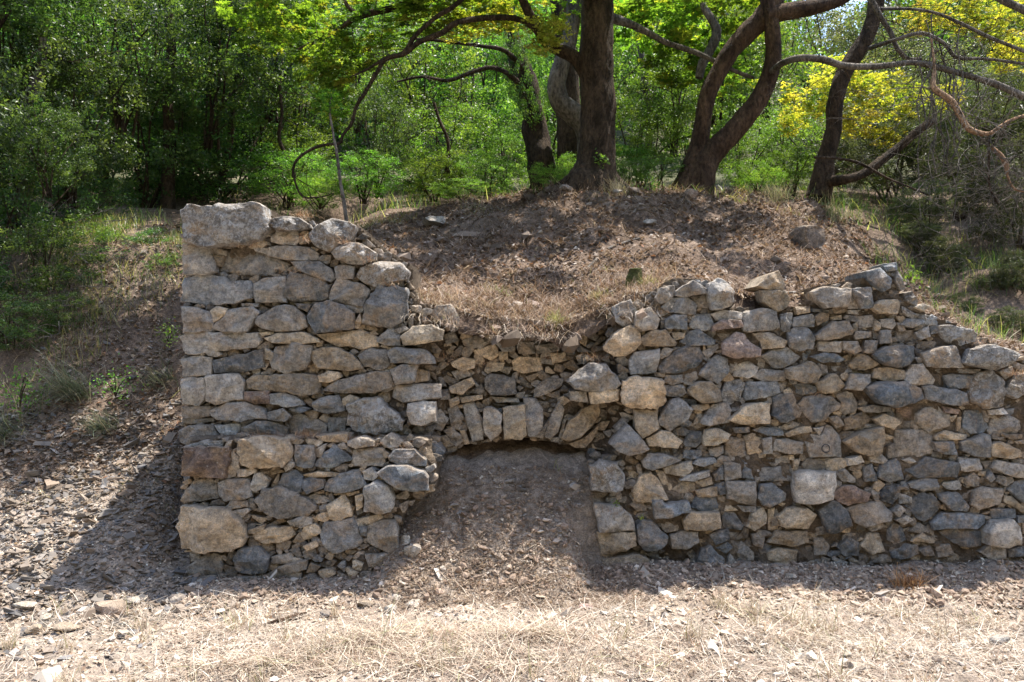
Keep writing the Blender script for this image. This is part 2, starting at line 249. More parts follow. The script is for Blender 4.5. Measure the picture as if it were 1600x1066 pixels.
# ---------------------------------------------------------------- the stones, outlined one by one
# tile: T name ox oy scale ; stone: colour proud  x,y x,y ...   colours: g grey b slate n grey-brown t tan r brown w white c lichened p pink
STONES = """
T 268 310 4.802
c2 95,90 150,50 330,60 480,45 620,28 700,60 718,150 715,215 640,300 560,325 420,345 290,360 180,340 105,325
c1 722,190 745,155 830,135 940,150 1020,195 1040,225 900,240 800,240
n0 758,290 790,250 880,238 945,255 960,320 920,350 820,345 757,325
c1 1045,260 1090,200 1200,170 1330,185 1385,210 1375,290 1300,330 1230,385 1160,400 1080,350 1045,305
c2 1205,410 1240,370 1340,340 1430,350 1530,410 1520,460 1410,495 1330,480 1230,445
g0 92,345 200,350 285,375 320,470 345,555 220,570 90,575
n0 290,395 350,378 405,395 410,430 330,425
t0 315,425 390,440 370,505 330,500
g0 362,545 430,400 500,375 640,400 760,450 900,495 870,560 700,575 520,580
n0 620,375 720,375 722,420 640,400
n0 728,360 880,355 1040,370 1100,410 1095,465 900,465 728,430
g0 905,480 1000,475 1110,485 1200,530 1230,600 1190,625 1080,590 960,540
g0 1232,515 1290,500 1365,515 1360,600 1240,600
g0 95,600 250,575 400,585 450,630 610,615 620,745 480,785 300,800 150,790 90,770
n0 620,640 700,600 850,590 862,700 865,780 640,785
n0 865,730 870,590 900,555 1000,570 1130,610 1180,650 1180,740 1130,770 920,770
n0 1180,755 1240,605 1330,620 1440,655 1485,690 1440,805 1320,795
n0 1305,800 1445,815 1430,855 1370,855
g0 80,815 200,825 280,855 315,935 320,1000 95,1000
t0 290,850 340,815 420,830 400,870 325,925
g0 320,985 340,930 470,830 600,820 655,850 600,940 570,1000 400,1000
n1 640,940 660,880 760,820 850,795 940,820 1010,890 1025,960 960,985 780,995 680,975
b1 1018,890 1090,790 1190,770 1280,800 1365,860 1360,975 1180,990 1090,1005 1040,940
t0 1360,960 1415,865 1420,930 1400,975
n0 530,790 650,790 640,815 540,812
n0 930,790 1040,800 1020,850 960,820
T 0 0 1
c1 556,432 565,418 592,409 622,411 640,424 636,436 612,440 596,448 572,444
r0 288,700 356,699 357,722 350,746 284,743
T 270 300 3.5525
g1 1045,730 1105,570 1140,525 1240,530 1300,545 1305,690 1230,750 1150,740
n0 1035,905 1100,870 1190,880 1205,960 1150,985 1060,965
T 268 510 4.802
n0 60,75 150,40 400,45 640,50 665,110 650,160 450,170 280,190 200,215 110,205 85,130
n0 260,190 340,180 380,210 330,225 280,215
t0 665,50 760,40 780,60 690,70
t0 700,90 800,50 1000,50 1090,90 1110,120 960,130 760,125
t0 1090,60 1250,50 1430,25 1540,80 1550,150 1400,168 1250,145 1150,100
n0 80,250 200,225 305,230 300,360 200,370 90,380
b0 310,260 400,235 550,215 620,180 690,180 695,310 600,330 400,350 330,350
n0 790,160 900,130 1045,150 1040,260 990,320 850,345 760,320 750,230
t0 710,165 760,205 755,250 710,240
t0 1055,180 1130,155 1250,165 1330,200 1400,260 1440,320 1300,330 1100,310 1055,240
n0 85,400 180,380 255,390 257,540 200,590 85,580
n0 262,380 360,365 500,365 545,420 520,540 400,575 330,585 260,560
t0 565,410 600,365 760,375 900,350 1080,370 1120,440 1100,500 980,520 850,490 700,490 590,465
t0 1105,370 1180,340 1260,350 1270,380 1200,410 1120,415
r0 550,490 730,490 735,575 640,575 560,555
n0 740,510 850,500 950,540 980,590 860,600 740,580
g0 1070,570 1130,535 1250,520 1290,590 1300,630 1180,655 1080,630
t0 1285,545 1340,520 1400,540 1370,590 1300,590
n0 85,610 200,605 290,600 300,670 180,690 90,680
n0 90,695 310,685 315,715 150,730 90,720
g0 305,630 420,570 560,565 700,620 720,695 500,700 350,700 310,670
n0 725,650 830,620 890,680 850,712 730,700
b0 880,620 960,600 1040,620 960,650
n0 890,680 960,655 1100,700 1165,740 1150,800 1050,810 960,815 890,780
n0 1180,690 1310,690 1300,790 1180,790
n0 60,790 130,750 320,740 340,800 380,830 250,850 140,880 75,870
w0 330,745 400,740 500,730 520,760 440,880 390,810
g0 520,760 650,710 780,720 860,765 850,815 700,790 540,810
n0 100,900 250,860 390,860 380,900
T 270 580 3.135
n0 730,95 800,50 960,10 1060,0 1085,80 1000,105 850,108
c2 860,165 930,130 1010,130 1080,190 1135,240 1120,285 1000,305 880,290 862,240
w0 268,410 300,390 328,430 325,480 305,515 258,522
t1 325,340 420,320 560,330 590,395 540,465 400,470 335,460 325,400
b0 600,365 690,370 692,430 680,470 610,465 597,420
b0 692,465 730,410 790,365 850,400 875,435 780,470
n0 885,385 1035,378 1040,440 1030,465 882,462
n0 860,345 920,325 985,345 980,365 900,375 862,365
n0 1020,345 1060,310 1125,345 1100,370 1040,370
b0 1062,420 1090,385 1180,385 1235,435 1235,462 1120,460 1065,440
t0 700,320 850,305 852,350 740,345
g1 945,565 1000,540 1050,560 1085,620 1065,690 1030,700 935,690
n0 955,760 1020,735 1095,730 1105,890 1060,890 955,830
b0 915,765 950,765 945,805 925,800
n0 945,900 1060,895 1055,965 960,960
b2 1005,500 1050,465 1150,465 1220,490 1250,520 1250,580 1160,585 1050,545
T 268 710 4.802
w0 500,115 625,110 640,130 560,160 505,165
n0 840,75 900,30 920,85 860,125
n0 75,340 110,270 170,200 230,185 330,210 350,290 345,330 200,350 100,360
g0 355,210 430,190 560,190 580,230 600,320 400,350 360,300
w0 600,230 625,145 680,140 735,190 700,250 640,268 590,260
b0 805,225 850,140 930,120 980,170 982,270 920,290 850,270
b0 990,200 1030,180 1130,195 1140,250 1020,290 988,240
b0 1150,270 1180,190 1270,150 1400,120 1465,235 1400,260 1240,285
t0 985,150 1110,130 1260,140 1240,165 1060,170
w0 1440,130 1500,105 1545,160 1510,195 1450,180
n0 985,325 1080,300 1190,325 1190,350 1100,360 1020,345
n0 410,400 450,355 560,350 570,390 460,405 415,415
n0 465,425 560,405 590,420 530,470 475,460
n1 630,350 690,260 820,245 950,290 1080,390 1080,420 1000,460 850,465 740,470 680,420
b0 1110,390 1165,380 1170,430 1120,430
t0 1175,380 1290,300 1340,400 1350,460 1240,495 1195,480
t0 1310,290 1400,275 1410,290 1330,310
t0 1380,320 1435,300 1430,390 1390,415
t1 45,560 80,430 100,390 250,395 400,410 500,500 580,620 560,660 430,720 300,710 75,700 70,630
n0 875,500 1000,460 1045,480 1045,520 970,545 900,530
t0 975,600 1000,540 1080,520 1130,580 1070,610 1000,635
t0 1090,460 1160,435 1190,475 1155,505 1100,490
t0 620,600 760,540 900,540 920,600 870,650 700,665 640,640
t0 580,570 690,530 695,560 630,590 580,590
t0 1375,490 1560,445 1590,475 1420,545 1390,540
g0 1120,600 1160,510 1350,480 1400,560 1440,650 1400,680 1220,740 1160,690
n0 140,710 200,700 220,780 150,800
n0 125,850 190,790 320,740 375,770 370,890 200,905 140,880
b0 470,800 500,720 650,690 730,770 700,880 600,900 500,880
n0 750,770 900,740 910,810 760,820
t0 990,690 1080,650 1095,690 1020,720
n0 720,900 850,830 1015,790 1010,860 850,900 760,930
n0 200,920 330,905 360,960 240,980
n0 480,920 640,915 650,980 500,990
T 590 390 4.802
n0 0,670 100,580 165,640 168,720 60,715 -5,690
n0 135,600 200,580 230,600 170,625
t1 185,650 270,580 400,570 490,610 480,680 330,700 200,720
n2 395,490 450,430 550,420 600,500 610,590 560,610 480,560
t0 720,570 800,590 900,620 880,655 780,650
n1 950,600 1080,590 1110,630 1080,665 960,670
n0 640,680 740,650 820,700 780,750 660,720
t0 720,760 880,710 910,790 850,825 740,780
n0 890,700 1020,690 1025,760 940,760
n0 1035,690 1170,700 1180,780 1060,780
n0 1190,720 1350,700 1360,760 1210,780
t0 915,770 975,770 970,825 915,820
n0 500,640 570,620 600,680 520,710
t0 1500,690 1550,630 1570,660 1560,720
T 590 540 4.802
g1 75,50 150,15 350,25 420,90 430,135 250,130 100,130
g1 100,185 200,145 300,145 275,270 145,290
t0 278,265 305,180 380,200 375,260 290,275
n0 0,200 90,185 120,320 60,345 -30,340
n1 120,385 130,300 260,287 470,290 475,390 350,400 200,420
w2 230,440 330,420 430,430 435,560 330,590 260,585 232,520
n0 170,640 210,600 250,650 230,670
b0 360,720 430,720 500,800 480,830 370,800
t0 555,130 640,90 730,110 720,170 640,185 570,160
t0 805,190 830,130 950,130 930,180 830,205
t0 1010,120 1060,90 1220,90 1230,180 1100,200 1020,180
t0 1300,60 1400,55 1410,110 1320,130
n0 735,155 780,155 780,250 740,250
n0 560,200 650,170 700,220 600,255
t0 540,310 700,240 720,290 640,360 560,355
n0 690,350 780,290 800,340 760,360
g1 805,250 850,215 1020,240 1040,370 850,365 810,320
n0 1170,390 1200,300 1280,250 1390,250 1380,300 1220,380
t0 540,410 600,385 610,430 550,460
n0 480,340 530,335 540,400 480,400
t0 620,390 780,370 780,400 640,430
n0 860,385 1050,395 1060,425 900,425
A
n0 500,640 560,620 650,700 590,755
t0 480,770 470,690 515,680 565,745
t0 620,640 655,640 688,730 652,735
n0 640,450 720,430 790,560 790,700 710,725 690,640
n1 800,480 860,460 930,520 925,640 850,715 805,640
t2 940,480 1108,450 1115,660 1080,700 950,700
g1 1095,395 1190,400 1235,480 1230,610 1180,680 1125,670 1118,560
n0 1190,680 1280,560 1300,570 1240,690
n1 1260,680 1290,560 1360,420 1400,480 1350,640 1300,700
n0 1355,700 1390,560 1420,540 1385,680
T 0 0 1
t1 877,686 890,657 911,640 935,630 937,645 925,665 905,683 888,690
t0 889,693 907,687 927,672 937,660 930,680 915,698 900,699
n0 700,640 712,634 722,650 718,672 706,668
n0 672,648 688,640 700,655 690,672 678,668
W
c2 887,598 903,584 922,566 946,570 962,584 972,600 958,609 930,611 898,609
n0 891,612 915,612 918,628 893,626
t1 921,613 966,608 965,626 924,631
T 900 420 4.802
g0 275,290 400,240 450,320 438,420 350,430 300,390
n0 455,325 560,290 620,380 600,450 500,460 444,425
t1 215,580 320,460 400,435 480,490 475,560 380,660 290,650 220,610
n0 430,430 485,430 480,470 440,460
n0 635,400 670,390 665,440 640,450
g2 750,170 870,95 980,150 970,185 820,208 750,200
g1 645,290 690,225 830,215 905,275 890,340 700,330
n0 860,215 990,195 1000,290 920,290
c2 990,130 1060,80 1120,90 1170,180 1165,280 1100,300 1020,305 990,220
n1 600,220 640,150 730,130 740,190 700,225 640,260
b0 680,380 740,350 830,350 830,450 675,450
g0 850,430 880,350 1000,340 1035,450 960,460 860,445
p1 1035,420 1100,387 1230,390 1250,440 1100,450 1030,470
n0 1020,340 1100,310 1240,330 1240,380 1060,385
n0 1255,330 1400,300 1500,320 1520,440 1400,465 1250,470
t0 490,520 560,470 660,460 750,560 740,580 520,580 490,550
t0 720,480 810,480 810,520 740,530
g0 780,550 850,480 920,455 1040,540 1040,570 860,575
g1 405,690 440,630 620,605 600,780 420,785
n0 630,640 660,595 725,605 690,650 640,670
b1 610,745 720,640 820,580 920,590 955,650 900,740 760,785 640,775
n0 950,620 1060,565 1060,600 990,670
g0 920,790 1010,680 1060,655 1130,680 1145,760 1070,860 1000,830
p1 1110,560 1200,480 1260,490 1300,560 1380,600 1370,650 1220,670 1110,640
n0 1070,490 1180,470 1180,510 1100,540
t0 1320,490 1450,480 1570,540 1560,590 1400,600 1390,550
n0 1150,760 1160,710 1210,700 1170,780
n0 1180,800 1210,720 1290,695 1360,740 1340,790 1280,815
n0 1325,810 1400,755 1570,770 1560,840 1400,840
t0 595,780 660,785 660,810 600,805
n0 660,850 680,800 790,800 800,850 720,865
n0 665,930 660,880 800,875 820,930 790,960 690,955
n0 815,860 820,800 900,760 910,820 860,870
t2 330,1000 360,850 430,810 640,830 665,990 600,1050 380,1035
t1 845,900 920,850 1010,850 1075,910 1090,990 950,1005 880,950
c0 1090,930 1130,850 1230,830 1250,880 1220,990 1160,1020 1100,990
b0 1260,960 1290,855 1500,850 1530,930 1400,960 1280,985
n0 1510,855 1570,870 1560,920 1530,920
t1 1365,130 1440,50 1520,20 1560,110 1560,165 1440,150
t1 1390,165 1560,175 1600,230 1580,290 1510,320 1420,250
T 0 0 1
n0 1190,556 1208,547 1227,544 1249,557 1240,566 1225,575 1208,574
T 900 600 4.802
t1 440,190 610,200 615,330 500,400 440,330
g1 625,270 700,140 770,110 860,190 830,260 710,345 640,310
b0 800,110 890,120 895,150 820,145
t0 870,160 990,152 1000,180 940,195 880,190
g0 930,290 1030,150 1130,145 1165,200 1140,280 1000,310
n0 880,300 910,220 945,230 930,285
t0 1150,270 1280,150 1450,145 1450,300 1250,300
b0 730,350 790,325 840,350 820,385 750,375
b0 780,310 830,270 860,290 840,320
b0 810,440 850,355 945,360 930,440 890,470 820,465
t1 530,410 640,350 700,360 790,430 760,480 620,460 550,465
g2 255,450 300,400 380,300 440,360 550,490 500,515 390,535 300,490
n0 290,330 350,260 395,280 320,350
t0 960,420 980,350 1050,335 1160,380 1120,430 1050,455 970,460
b0 1180,330 1290,325 1295,360 1200,365
b0 1330,345 1400,320 1540,350 1550,385 1440,380
n0 1120,450 1160,400 1260,410 1272,530 1200,550 1120,530
t0 1275,430 1340,390 1380,410 1395,500 1330,540 1290,520
n0 1400,420 1460,400 1470,520 1410,520
b0 815,500 930,500 940,550 870,560 810,550
b0 1000,490 1100,465 1100,520 1050,545 1010,530
b0 880,600 920,565 1030,553 1050,590 950,615
g1 500,580 540,530 650,530 780,575 700,608 580,640 510,620
t1 655,630 720,612 860,580 870,640 800,690 680,670
w1 780,720 840,680 1000,650 1000,688 900,718
t0 895,780 900,730 1010,700 1015,750
t0 720,790 800,735 880,740 888,800 780,810
t1 430,800 480,700 560,660 640,750 680,850 560,880 460,885
t0 600,650 660,660 690,750 648,750
c2 105,620 180,580 300,600 355,680 345,800 240,815 120,800
b1 570,870 650,870 660,900 840,880 850,960 760,975 600,1010
b0 860,920 900,850 1050,850 1060,930 960,950
t0 900,800 1050,770 1060,840 920,845
b0 1040,760 1110,740 1120,820 1080,830
n1 1130,730 1340,740 1340,910 1280,900 1140,860
b0 1040,680 1100,610 1100,710 1050,720
n0 1110,590 1225,600 1235,700 1120,720
b0 1240,590 1320,600 1325,710 1250,700
n0 1370,630 1600,615 1620,725 1380,725
b1 1365,850 1390,770 1470,750 1560,820 1555,870 1450,915 1400,900
T 900 730 4.802
t0 1130,270 1210,320 1120,325
n0 1220,290 1340,295 1340,335 1260,330
t1 805,400 860,335 1070,340 1080,460 960,470 820,460
g0 1100,330 1180,335 1250,430 1230,460 1100,455
t0 1290,440 1320,350 1400,300 1430,370 1420,420 1340,475
t0 1440,320 1485,310 1470,390 1440,420
b1 460,440 500,400 580,420 640,490 685,520 680,570 610,625 510,610 470,550
n2 135,270 330,300 420,360 440,470 170,475
t2 160,485 430,480 450,590 350,610 180,660
t2 185,690 350,670 480,650 540,700 500,760 300,775 200,750
n0 610,430 700,395 770,420 760,470 680,480
n0 710,510 800,490 910,480 910,560 820,605 730,610
b0 1000,510 1040,490 1140,470 1145,540 1050,570
b0 1050,600 1130,565 1170,600 1120,640
b1 920,680 940,620 1010,590 1060,660 1110,690 1090,750 980,790 910,760
n0 1185,610 1240,560 1330,640 1320,690 1230,700
n0 1320,510 1380,495 1410,540 1390,600 1340,580
n0 550,700 700,700 810,770 720,800 600,770
n0 830,750 880,760 885,800 840,790
b0 1210,740 1320,720 1330,780 1220,780
n0 1150,650 1200,720 1180,770 1120,760
T 1200 780 4
t0 0,270 60,200 240,200 250,270 150,290
t0 0,330 60,310 180,320 165,400 80,400 0,380
t1 65,110 120,55 230,60 300,100 245,180 150,175 80,170
n0 20,110 60,110 75,165 25,160
b1 315,75 400,10 440,20 500,90 525,165 430,205 370,200
n0 490,60 560,30 700,20 765,90 740,130 600,165 540,140
b1 1020,150 1090,80 1200,90 1345,100 1350,150 1290,180 1180,165 1040,190
b0 1390,60 1540,60 1545,115 1400,125
w1 1350,200 1400,135 1500,120 1570,170 1580,290 1500,300 1360,270
b0 1060,200 1180,172 1330,205 1330,290 1200,290 1120,250
n0 1180,320 1320,295 1318,350 1200,345
n0 1325,330 1400,290 1480,310 1480,365 1400,375
n0 290,250 340,240 380,290 360,340 290,345
b0 440,300 500,240 560,270 560,350 470,350
t0 580,290 620,220 690,220 720,320 640,335
n0 640,350 760,340 765,390 660,390
b0 740,190 790,150 840,190 850,250 790,290 750,250
n0 880,200 940,150 1000,180 960,210
t0 890,260 960,215 1050,250 1030,270 900,265
b0 770,330 860,280 930,290 940,340 840,370 775,365
b0 945,320 1010,295 1035,350 980,350
n0 630,180 700,145 730,170 650,200
n0 800,130 860,105 900,130 850,155
n0 790,80 830,45 855,70 820,105
g0 270,150 330,155 375,210 300,220
n0 1050,290 1120,280 1150,340 1060,360
t0 1590,150 1640,150 1640,210 1595,210
b0 1565,110 1640,110 1640,145 1570,145
b0 1500,310 1590,300 1600,350 1510,360
T 1200 400 8
n2 555,450 700,400 1020,420 1010,560 980,640 720,640 620,560
n0 1010,520 1050,470 1110,650 1000,650
b1 1060,420 1270,400 1310,640 1160,655 1085,530
b1 1225,200 1400,160 1530,280 1520,400 1440,440 1260,300
t1 1290,660 1370,560 1600,550 1640,600 1600,720 1400,720
n0 160,900 160,740 300,720 290,790 260,930 200,940
n0 300,880 330,770 540,730 580,780 570,880
t0 585,760 660,715 745,730 740,800 620,860
t0 345,640 510,640 510,700 370,730
n0 560,660 750,680 740,710 570,700
t0 770,770 900,745 910,795 800,800
n0 950,780 980,745 1100,750 1090,820 980,800
n0 1010,680 1140,680 1130,730 1010,720
n0 1150,690 1310,700 1300,740 1160,730
n0 1120,760 1280,750 1330,870 1130,905
t0 1060,870 1110,830 1110,930 1070,940
t0 1330,800 1400,850 1380,930 1325,920
n0 1410,800 1560,790 1590,860 1540,910 1430,880
n1 590,990 720,900 820,820 1000,820 1050,920 1040,980 800,1030 640,1045
n0 1080,1000 1100,950 1270,950 1280,1010 1100,1040
n0 1310,940 1400,940 1400,1030 1320,1030
g0 1410,940 1530,940 1540,1080 1400,1090
b0 1420,110 1590,90 1600,180 1480,190
T 0 0 1
g1 1230,520 1241,513 1262,514 1273,530 1268,545 1250,547 1234,541
b0 1414,790 1425,778 1441,769 1457,777 1469,789 1460,801 1441,814 1430,805
b1 1365,555 1381,544 1405,541 1425,541 1429,558 1420,570 1400,573 1380,568
t0 1363,590 1368,576 1385,575 1412,578 1413,592 1390,597
b2 1353,605 1375,598 1410,596 1438,607 1443,623 1425,630 1400,635 1375,630 1360,615
b0 1503,668 1506,641 1532,641 1541,670 1530,677 1515,677
g0 1541,671 1548,655 1572,649 1593,658 1597,676 1570,679 1548,679
t0 1598,650 1612,655 1612,670 1599,668
t0 1367,655 1382,648 1400,655 1407,660 1395,670 1375,663
n0 1408,660 1423,658 1420,668 1408,668
b0 1373,745 1377,727 1400,717 1406,725 1410,748 1390,752
b0 1376,775 1383,762 1404,757 1402,775 1393,787 1380,783
T 1400 400 8
g0 60,860 150,790 330,800 330,850 200,890
g0 340,830 440,740 510,780 500,860 400,860
n0 0,940 230,930 240,1060 60,1070 0,1050
g0 250,960 400,880 420,1000 300,1040
g0 430,890 520,870 530,960 440,970
c1 530,880 640,860 800,900 1010,980 1000,1060 780,1110 640,1080 560,980
t0 250,640 330,610 405,630 340,680
c0 110,470 200,450 260,560 240,620 130,560
c0 0,180 60,250 110,400 60,430 0,330
c0 70,630 140,660 210,720 350,730 460,760 400,800 200,780 80,720
T 1200 533 8
b1 50,690 150,670 300,665 340,780 410,880 380,950 240,1010 160,990 60,920
n0 640,10 920,10 900,140 760,130 640,120
n1 930,10 1110,10 1160,120 1060,150 960,100
g0 1220,0 1360,0 1350,150 1210,140
b0 530,200 700,150 850,170 960,230 880,260 700,260
b0 430,160 520,120 530,210 440,240
t1 215,350 400,300 530,270 620,330 670,400 600,510 420,510 250,470
n0 620,280 720,320 740,390 670,390
n0 760,320 1020,310 1020,390 780,390
t0 1020,290 1130,170 1200,170 1390,290 1300,330 1200,360 1050,340
t1 600,530 760,430 850,420 960,550 880,610 720,650 640,610
t0 910,430 960,400 1020,440 980,500 920,470
n0 1040,420 1280,420 1270,500 1150,610 970,600 1020,510
b0 280,560 430,530 590,570 590,640 420,660 310,640
t0 200,620 260,590 300,640 210,655
g1 370,790 450,710 650,670 780,690 895,780 880,860 760,910 700,980 540,1000 430,890
n0 850,690 960,630 1040,650 1110,800 1080,880 960,915 890,870 915,780
n0 1120,830 1300,810 1520,830 1510,880 1220,890
t0 960,970 1180,890 1290,980 1200,1060 970,1110
n0 770,960 880,950 940,1050 850,1080
T 1400 533 8
n0 260,50 320,10 540,10 560,60 400,90 270,90
n1 340,160 480,110 720,60 790,200 840,320 640,330 400,315
g0 240,210 345,200 375,290 290,290
n0 420,350 640,350 620,400 450,400
g0 770,350 1050,350 1030,400 800,400
c2 915,170 930,100 1200,60 1420,120 1530,180 1460,260 1300,320 1230,345 960,300 860,270
n1 120,400 200,300 320,290 470,480 450,540 160,550 110,480
b0 600,430 700,410 940,430 930,580 640,575
c1 890,680 950,450 1060,380 1200,350 1340,500 1340,620 1330,800 1100,830 930,740
n0 1300,380 1440,330 1450,420 1360,470
c0 1350,600 1500,430 1640,400 1640,650 1500,710 1370,660
b1 330,570 450,560 560,600 720,600 860,650 890,790 800,810 600,770 370,730
r0 0,820 200,830 240,920 200,950 0,940
n0 250,900 350,830 500,810 560,880 660,910 660,1060 400,1130 240,1000
r0 590,820 780,860 770,910 620,890
t0 680,950 750,930 700,1000
t0 760,960 810,960 780,1100 745,1110
n0 1070,870 1160,880 1140,1000 1100,1000
w0 1170,870 1330,840 1390,910 1180,920
b0 1350,860 1470,840 1460,900 1400,920
T 1200 666 8
b0 0,20 100,20 190,80 150,110 0,90
t0 220,90 360,30 520,0 540,70 370,90 260,130
w0 580,30 690,10 640,100
g1 445,170 470,90 635,105 720,0 800,10 880,110 910,390 760,360 520,390 @
n0 70,170 220,165 420,200 410,340 260,330 70,300
n0 60,380 260,370 265,450 100,460
t0 270,370 310,370 320,420 275,410
t0 320,430 390,420 360,555 330,530
t0 430,490 480,420 700,410 700,540 560,560 450,540
t0 720,440 780,410 980,400 995,490 840,550 740,540
w1 1000,400 1150,370 1190,450 1010,490
n0 1270,380 1400,350 1480,420 1440,470 1290,440
t1 960,200 1150,80 1300,50 1440,0 1450,180 1410,340 1250,370 1100,320
w2 345,600 400,570 820,570 820,700 790,900 600,930 360,945 335,780
n0 850,580 950,540 1080,650 1080,700 920,680
t0 1060,580 1130,530 1170,600 1110,650
b0 1190,520 1290,480 1360,680 1210,680
r0 815,850 940,750 1080,760 1270,840 1230,940 1000,980 880,940
n0 820,680 910,700 900,750 830,780
T 1400 666 8
n0 -20,50 470,50 460,230 430,330 250,360 -20,385
t0 490,130 600,60 870,110 850,160 640,170 500,175
b0 480,210 710,200 760,350 620,340 510,310
g1 810,200 1100,110 1170,130 1170,380 1000,370 840,310
t0 1190,220 1300,200 1540,300 1560,380 1400,400 1200,370 1185,300
n0 1180,150 1340,140 1300,170
n0 1340,110 1560,100 1560,150 1440,160
g0 1480,190 1600,170 1600,210 1520,220
b1 130,560 380,400 740,460 780,470 750,650 600,620 280,640
w0 80,420 170,400 240,440 170,460
g0 780,390 1020,410 1060,550 900,555 800,550
n0 1060,440 1190,430 1200,520 1110,520
n1 1210,520 1270,430 1600,490 1640,660 1450,620 1300,560
w0 600,700 770,680 800,730 790,790 650,780 580,730
g0 160,720 300,670 490,660 500,790 330,800 200,770
g0 860,650 960,580 1030,650 1020,740 880,740
t0 1040,570 1110,570 1100,620 1030,610
g0 1130,650 1180,570 1230,650 1180,690
n0 1280,620 1440,640 1460,690 1370,740 1260,690
b1 1400,790 1480,690 1570,680 1640,760 1640,930 1560,930
n0 980,800 1080,770 1330,790 1310,900 1270,980 1040,1030 940,980
b0 540,860 760,830 900,990 880,1060 700,1040 580,930
b0 10,740 50,760 10,900 -60,900
b0 60,700 110,700 150,790 60,780
n0 30,840 180,890 170,950 50,960
t0 1350,860 1440,900 1580,1010 1500,1020 1360,950
"""
WALL_OUT = [(285,345),(290,330),(415,326),(430,345),(475,345),(555,352),(590,385),(640,415),(648,470),(700,492),(800,508),(880,515),
 (930,515),(955,475),(1000,470),(1040,445),(1060,435),(1140,440),(1150,480),(1210,485),(1265,478),(1280,450),(1370,432),(1385,418),(1402,430),(1405,462),
 (1450,490),(1525,522),(1590,552),(1630,580),(1730,650),(1730,925),(940,925),(930,880),(928,760),(918,706),(900,698),(860,690),
 (815,686),(770,690),(725,697),(695,712),(684,730),(682,765),(640,790),(626,810),(622,925),(298,925),(284,800),(285,600)]

# ---------------------------------------------------------------- wall
def sstep(a, b, x): 
    t = np.clip((np.asarray(x, dtype=float) - a) / (b - a), 0, 1); return t * t * (3 - 2 * t)

def face_y(px, py):
    y = 6.2 + 0 * np.asarray(px, dtype=float)
    y = y - .29 * sstep(677, 688, py) * (1 - sstep(672, 694, px))
    rec = sstep(655, 690, px) * (1 - sstep(940, 975, px)) * sstep(470, 500, py) * (1 - sstep(705, 722, py))
    y = y + .20 * rec
    y = y + .03 * vnoise(np.asarray(px) / 130., np.asarray(py) / 130., seed=5)
    return y

def inside(poly, X, Y):
    res = np.zeros(X.shape, bool); n = len(poly)
    for i in range(n):
        x0, y0 = poly[i]; x1, y1 = poly[(i + 1) % n]
        if y0 == y1: continue
        c = ((y0 > Y) != (y1 > Y)) & (X < (x1 - x0) * (Y - y0) / (y1 - y0) + x0)
        res ^= c
    return res

def area(p):
    return abs(sum(p[i][0] * p[(i+1) % len(p)][1] - p[(i+1) % len(p)][0] * p[i][1] for i in range(len(p)))) / 2

def resample(poly, n, rough, r):
    p = np.array(poly, float); c = p.mean(0); dd = p - c; ln_ = np.linalg.norm(dd, axis=1, keepdims=True); p = c + dd * (1 + 1.9 / np.maximum(ln_, 4))
    q = np.roll(p, -1, 0); L = np.linalg.norm(q - p, axis=1); cum = np.concatenate([[0], np.cumsum(L)]); tot = cum[-1]
    # keep corners: equal arc length, then pull the nearest sample onto each corner
    s = (np.arange(n) + .5) / n * tot
    pts = []
    for v in s:
        k = min(np.searchsorted(cum, v, side='right') - 1, len(p) - 1); t = (v - cum[k]) / max(L[k], 1e-6)
        pts.append(p[k] * (1 - t) + q[k] * t)
    pts = np.array(pts)
    for k in range(len(p)):
        j = np.argmin(np.linalg.norm(pts - p[k], axis=1)); pts[j] = pts[j] * .08 + p[k] * .92
    pts = pts * .94 + .03 * (np.roll(pts, 1, 0) + np.roll(pts, -1, 0))
    size = math.sqrt(area(poly))
    a = r.normal(0, rough * size, n); a = (a + np.roll(a, 1)) * .6
    d = pts - c; dn = d / np.maximum(np.linalg.norm(d, axis=1, keepdims=True), 1e-6)
    return pts + dn * a[:, None], size

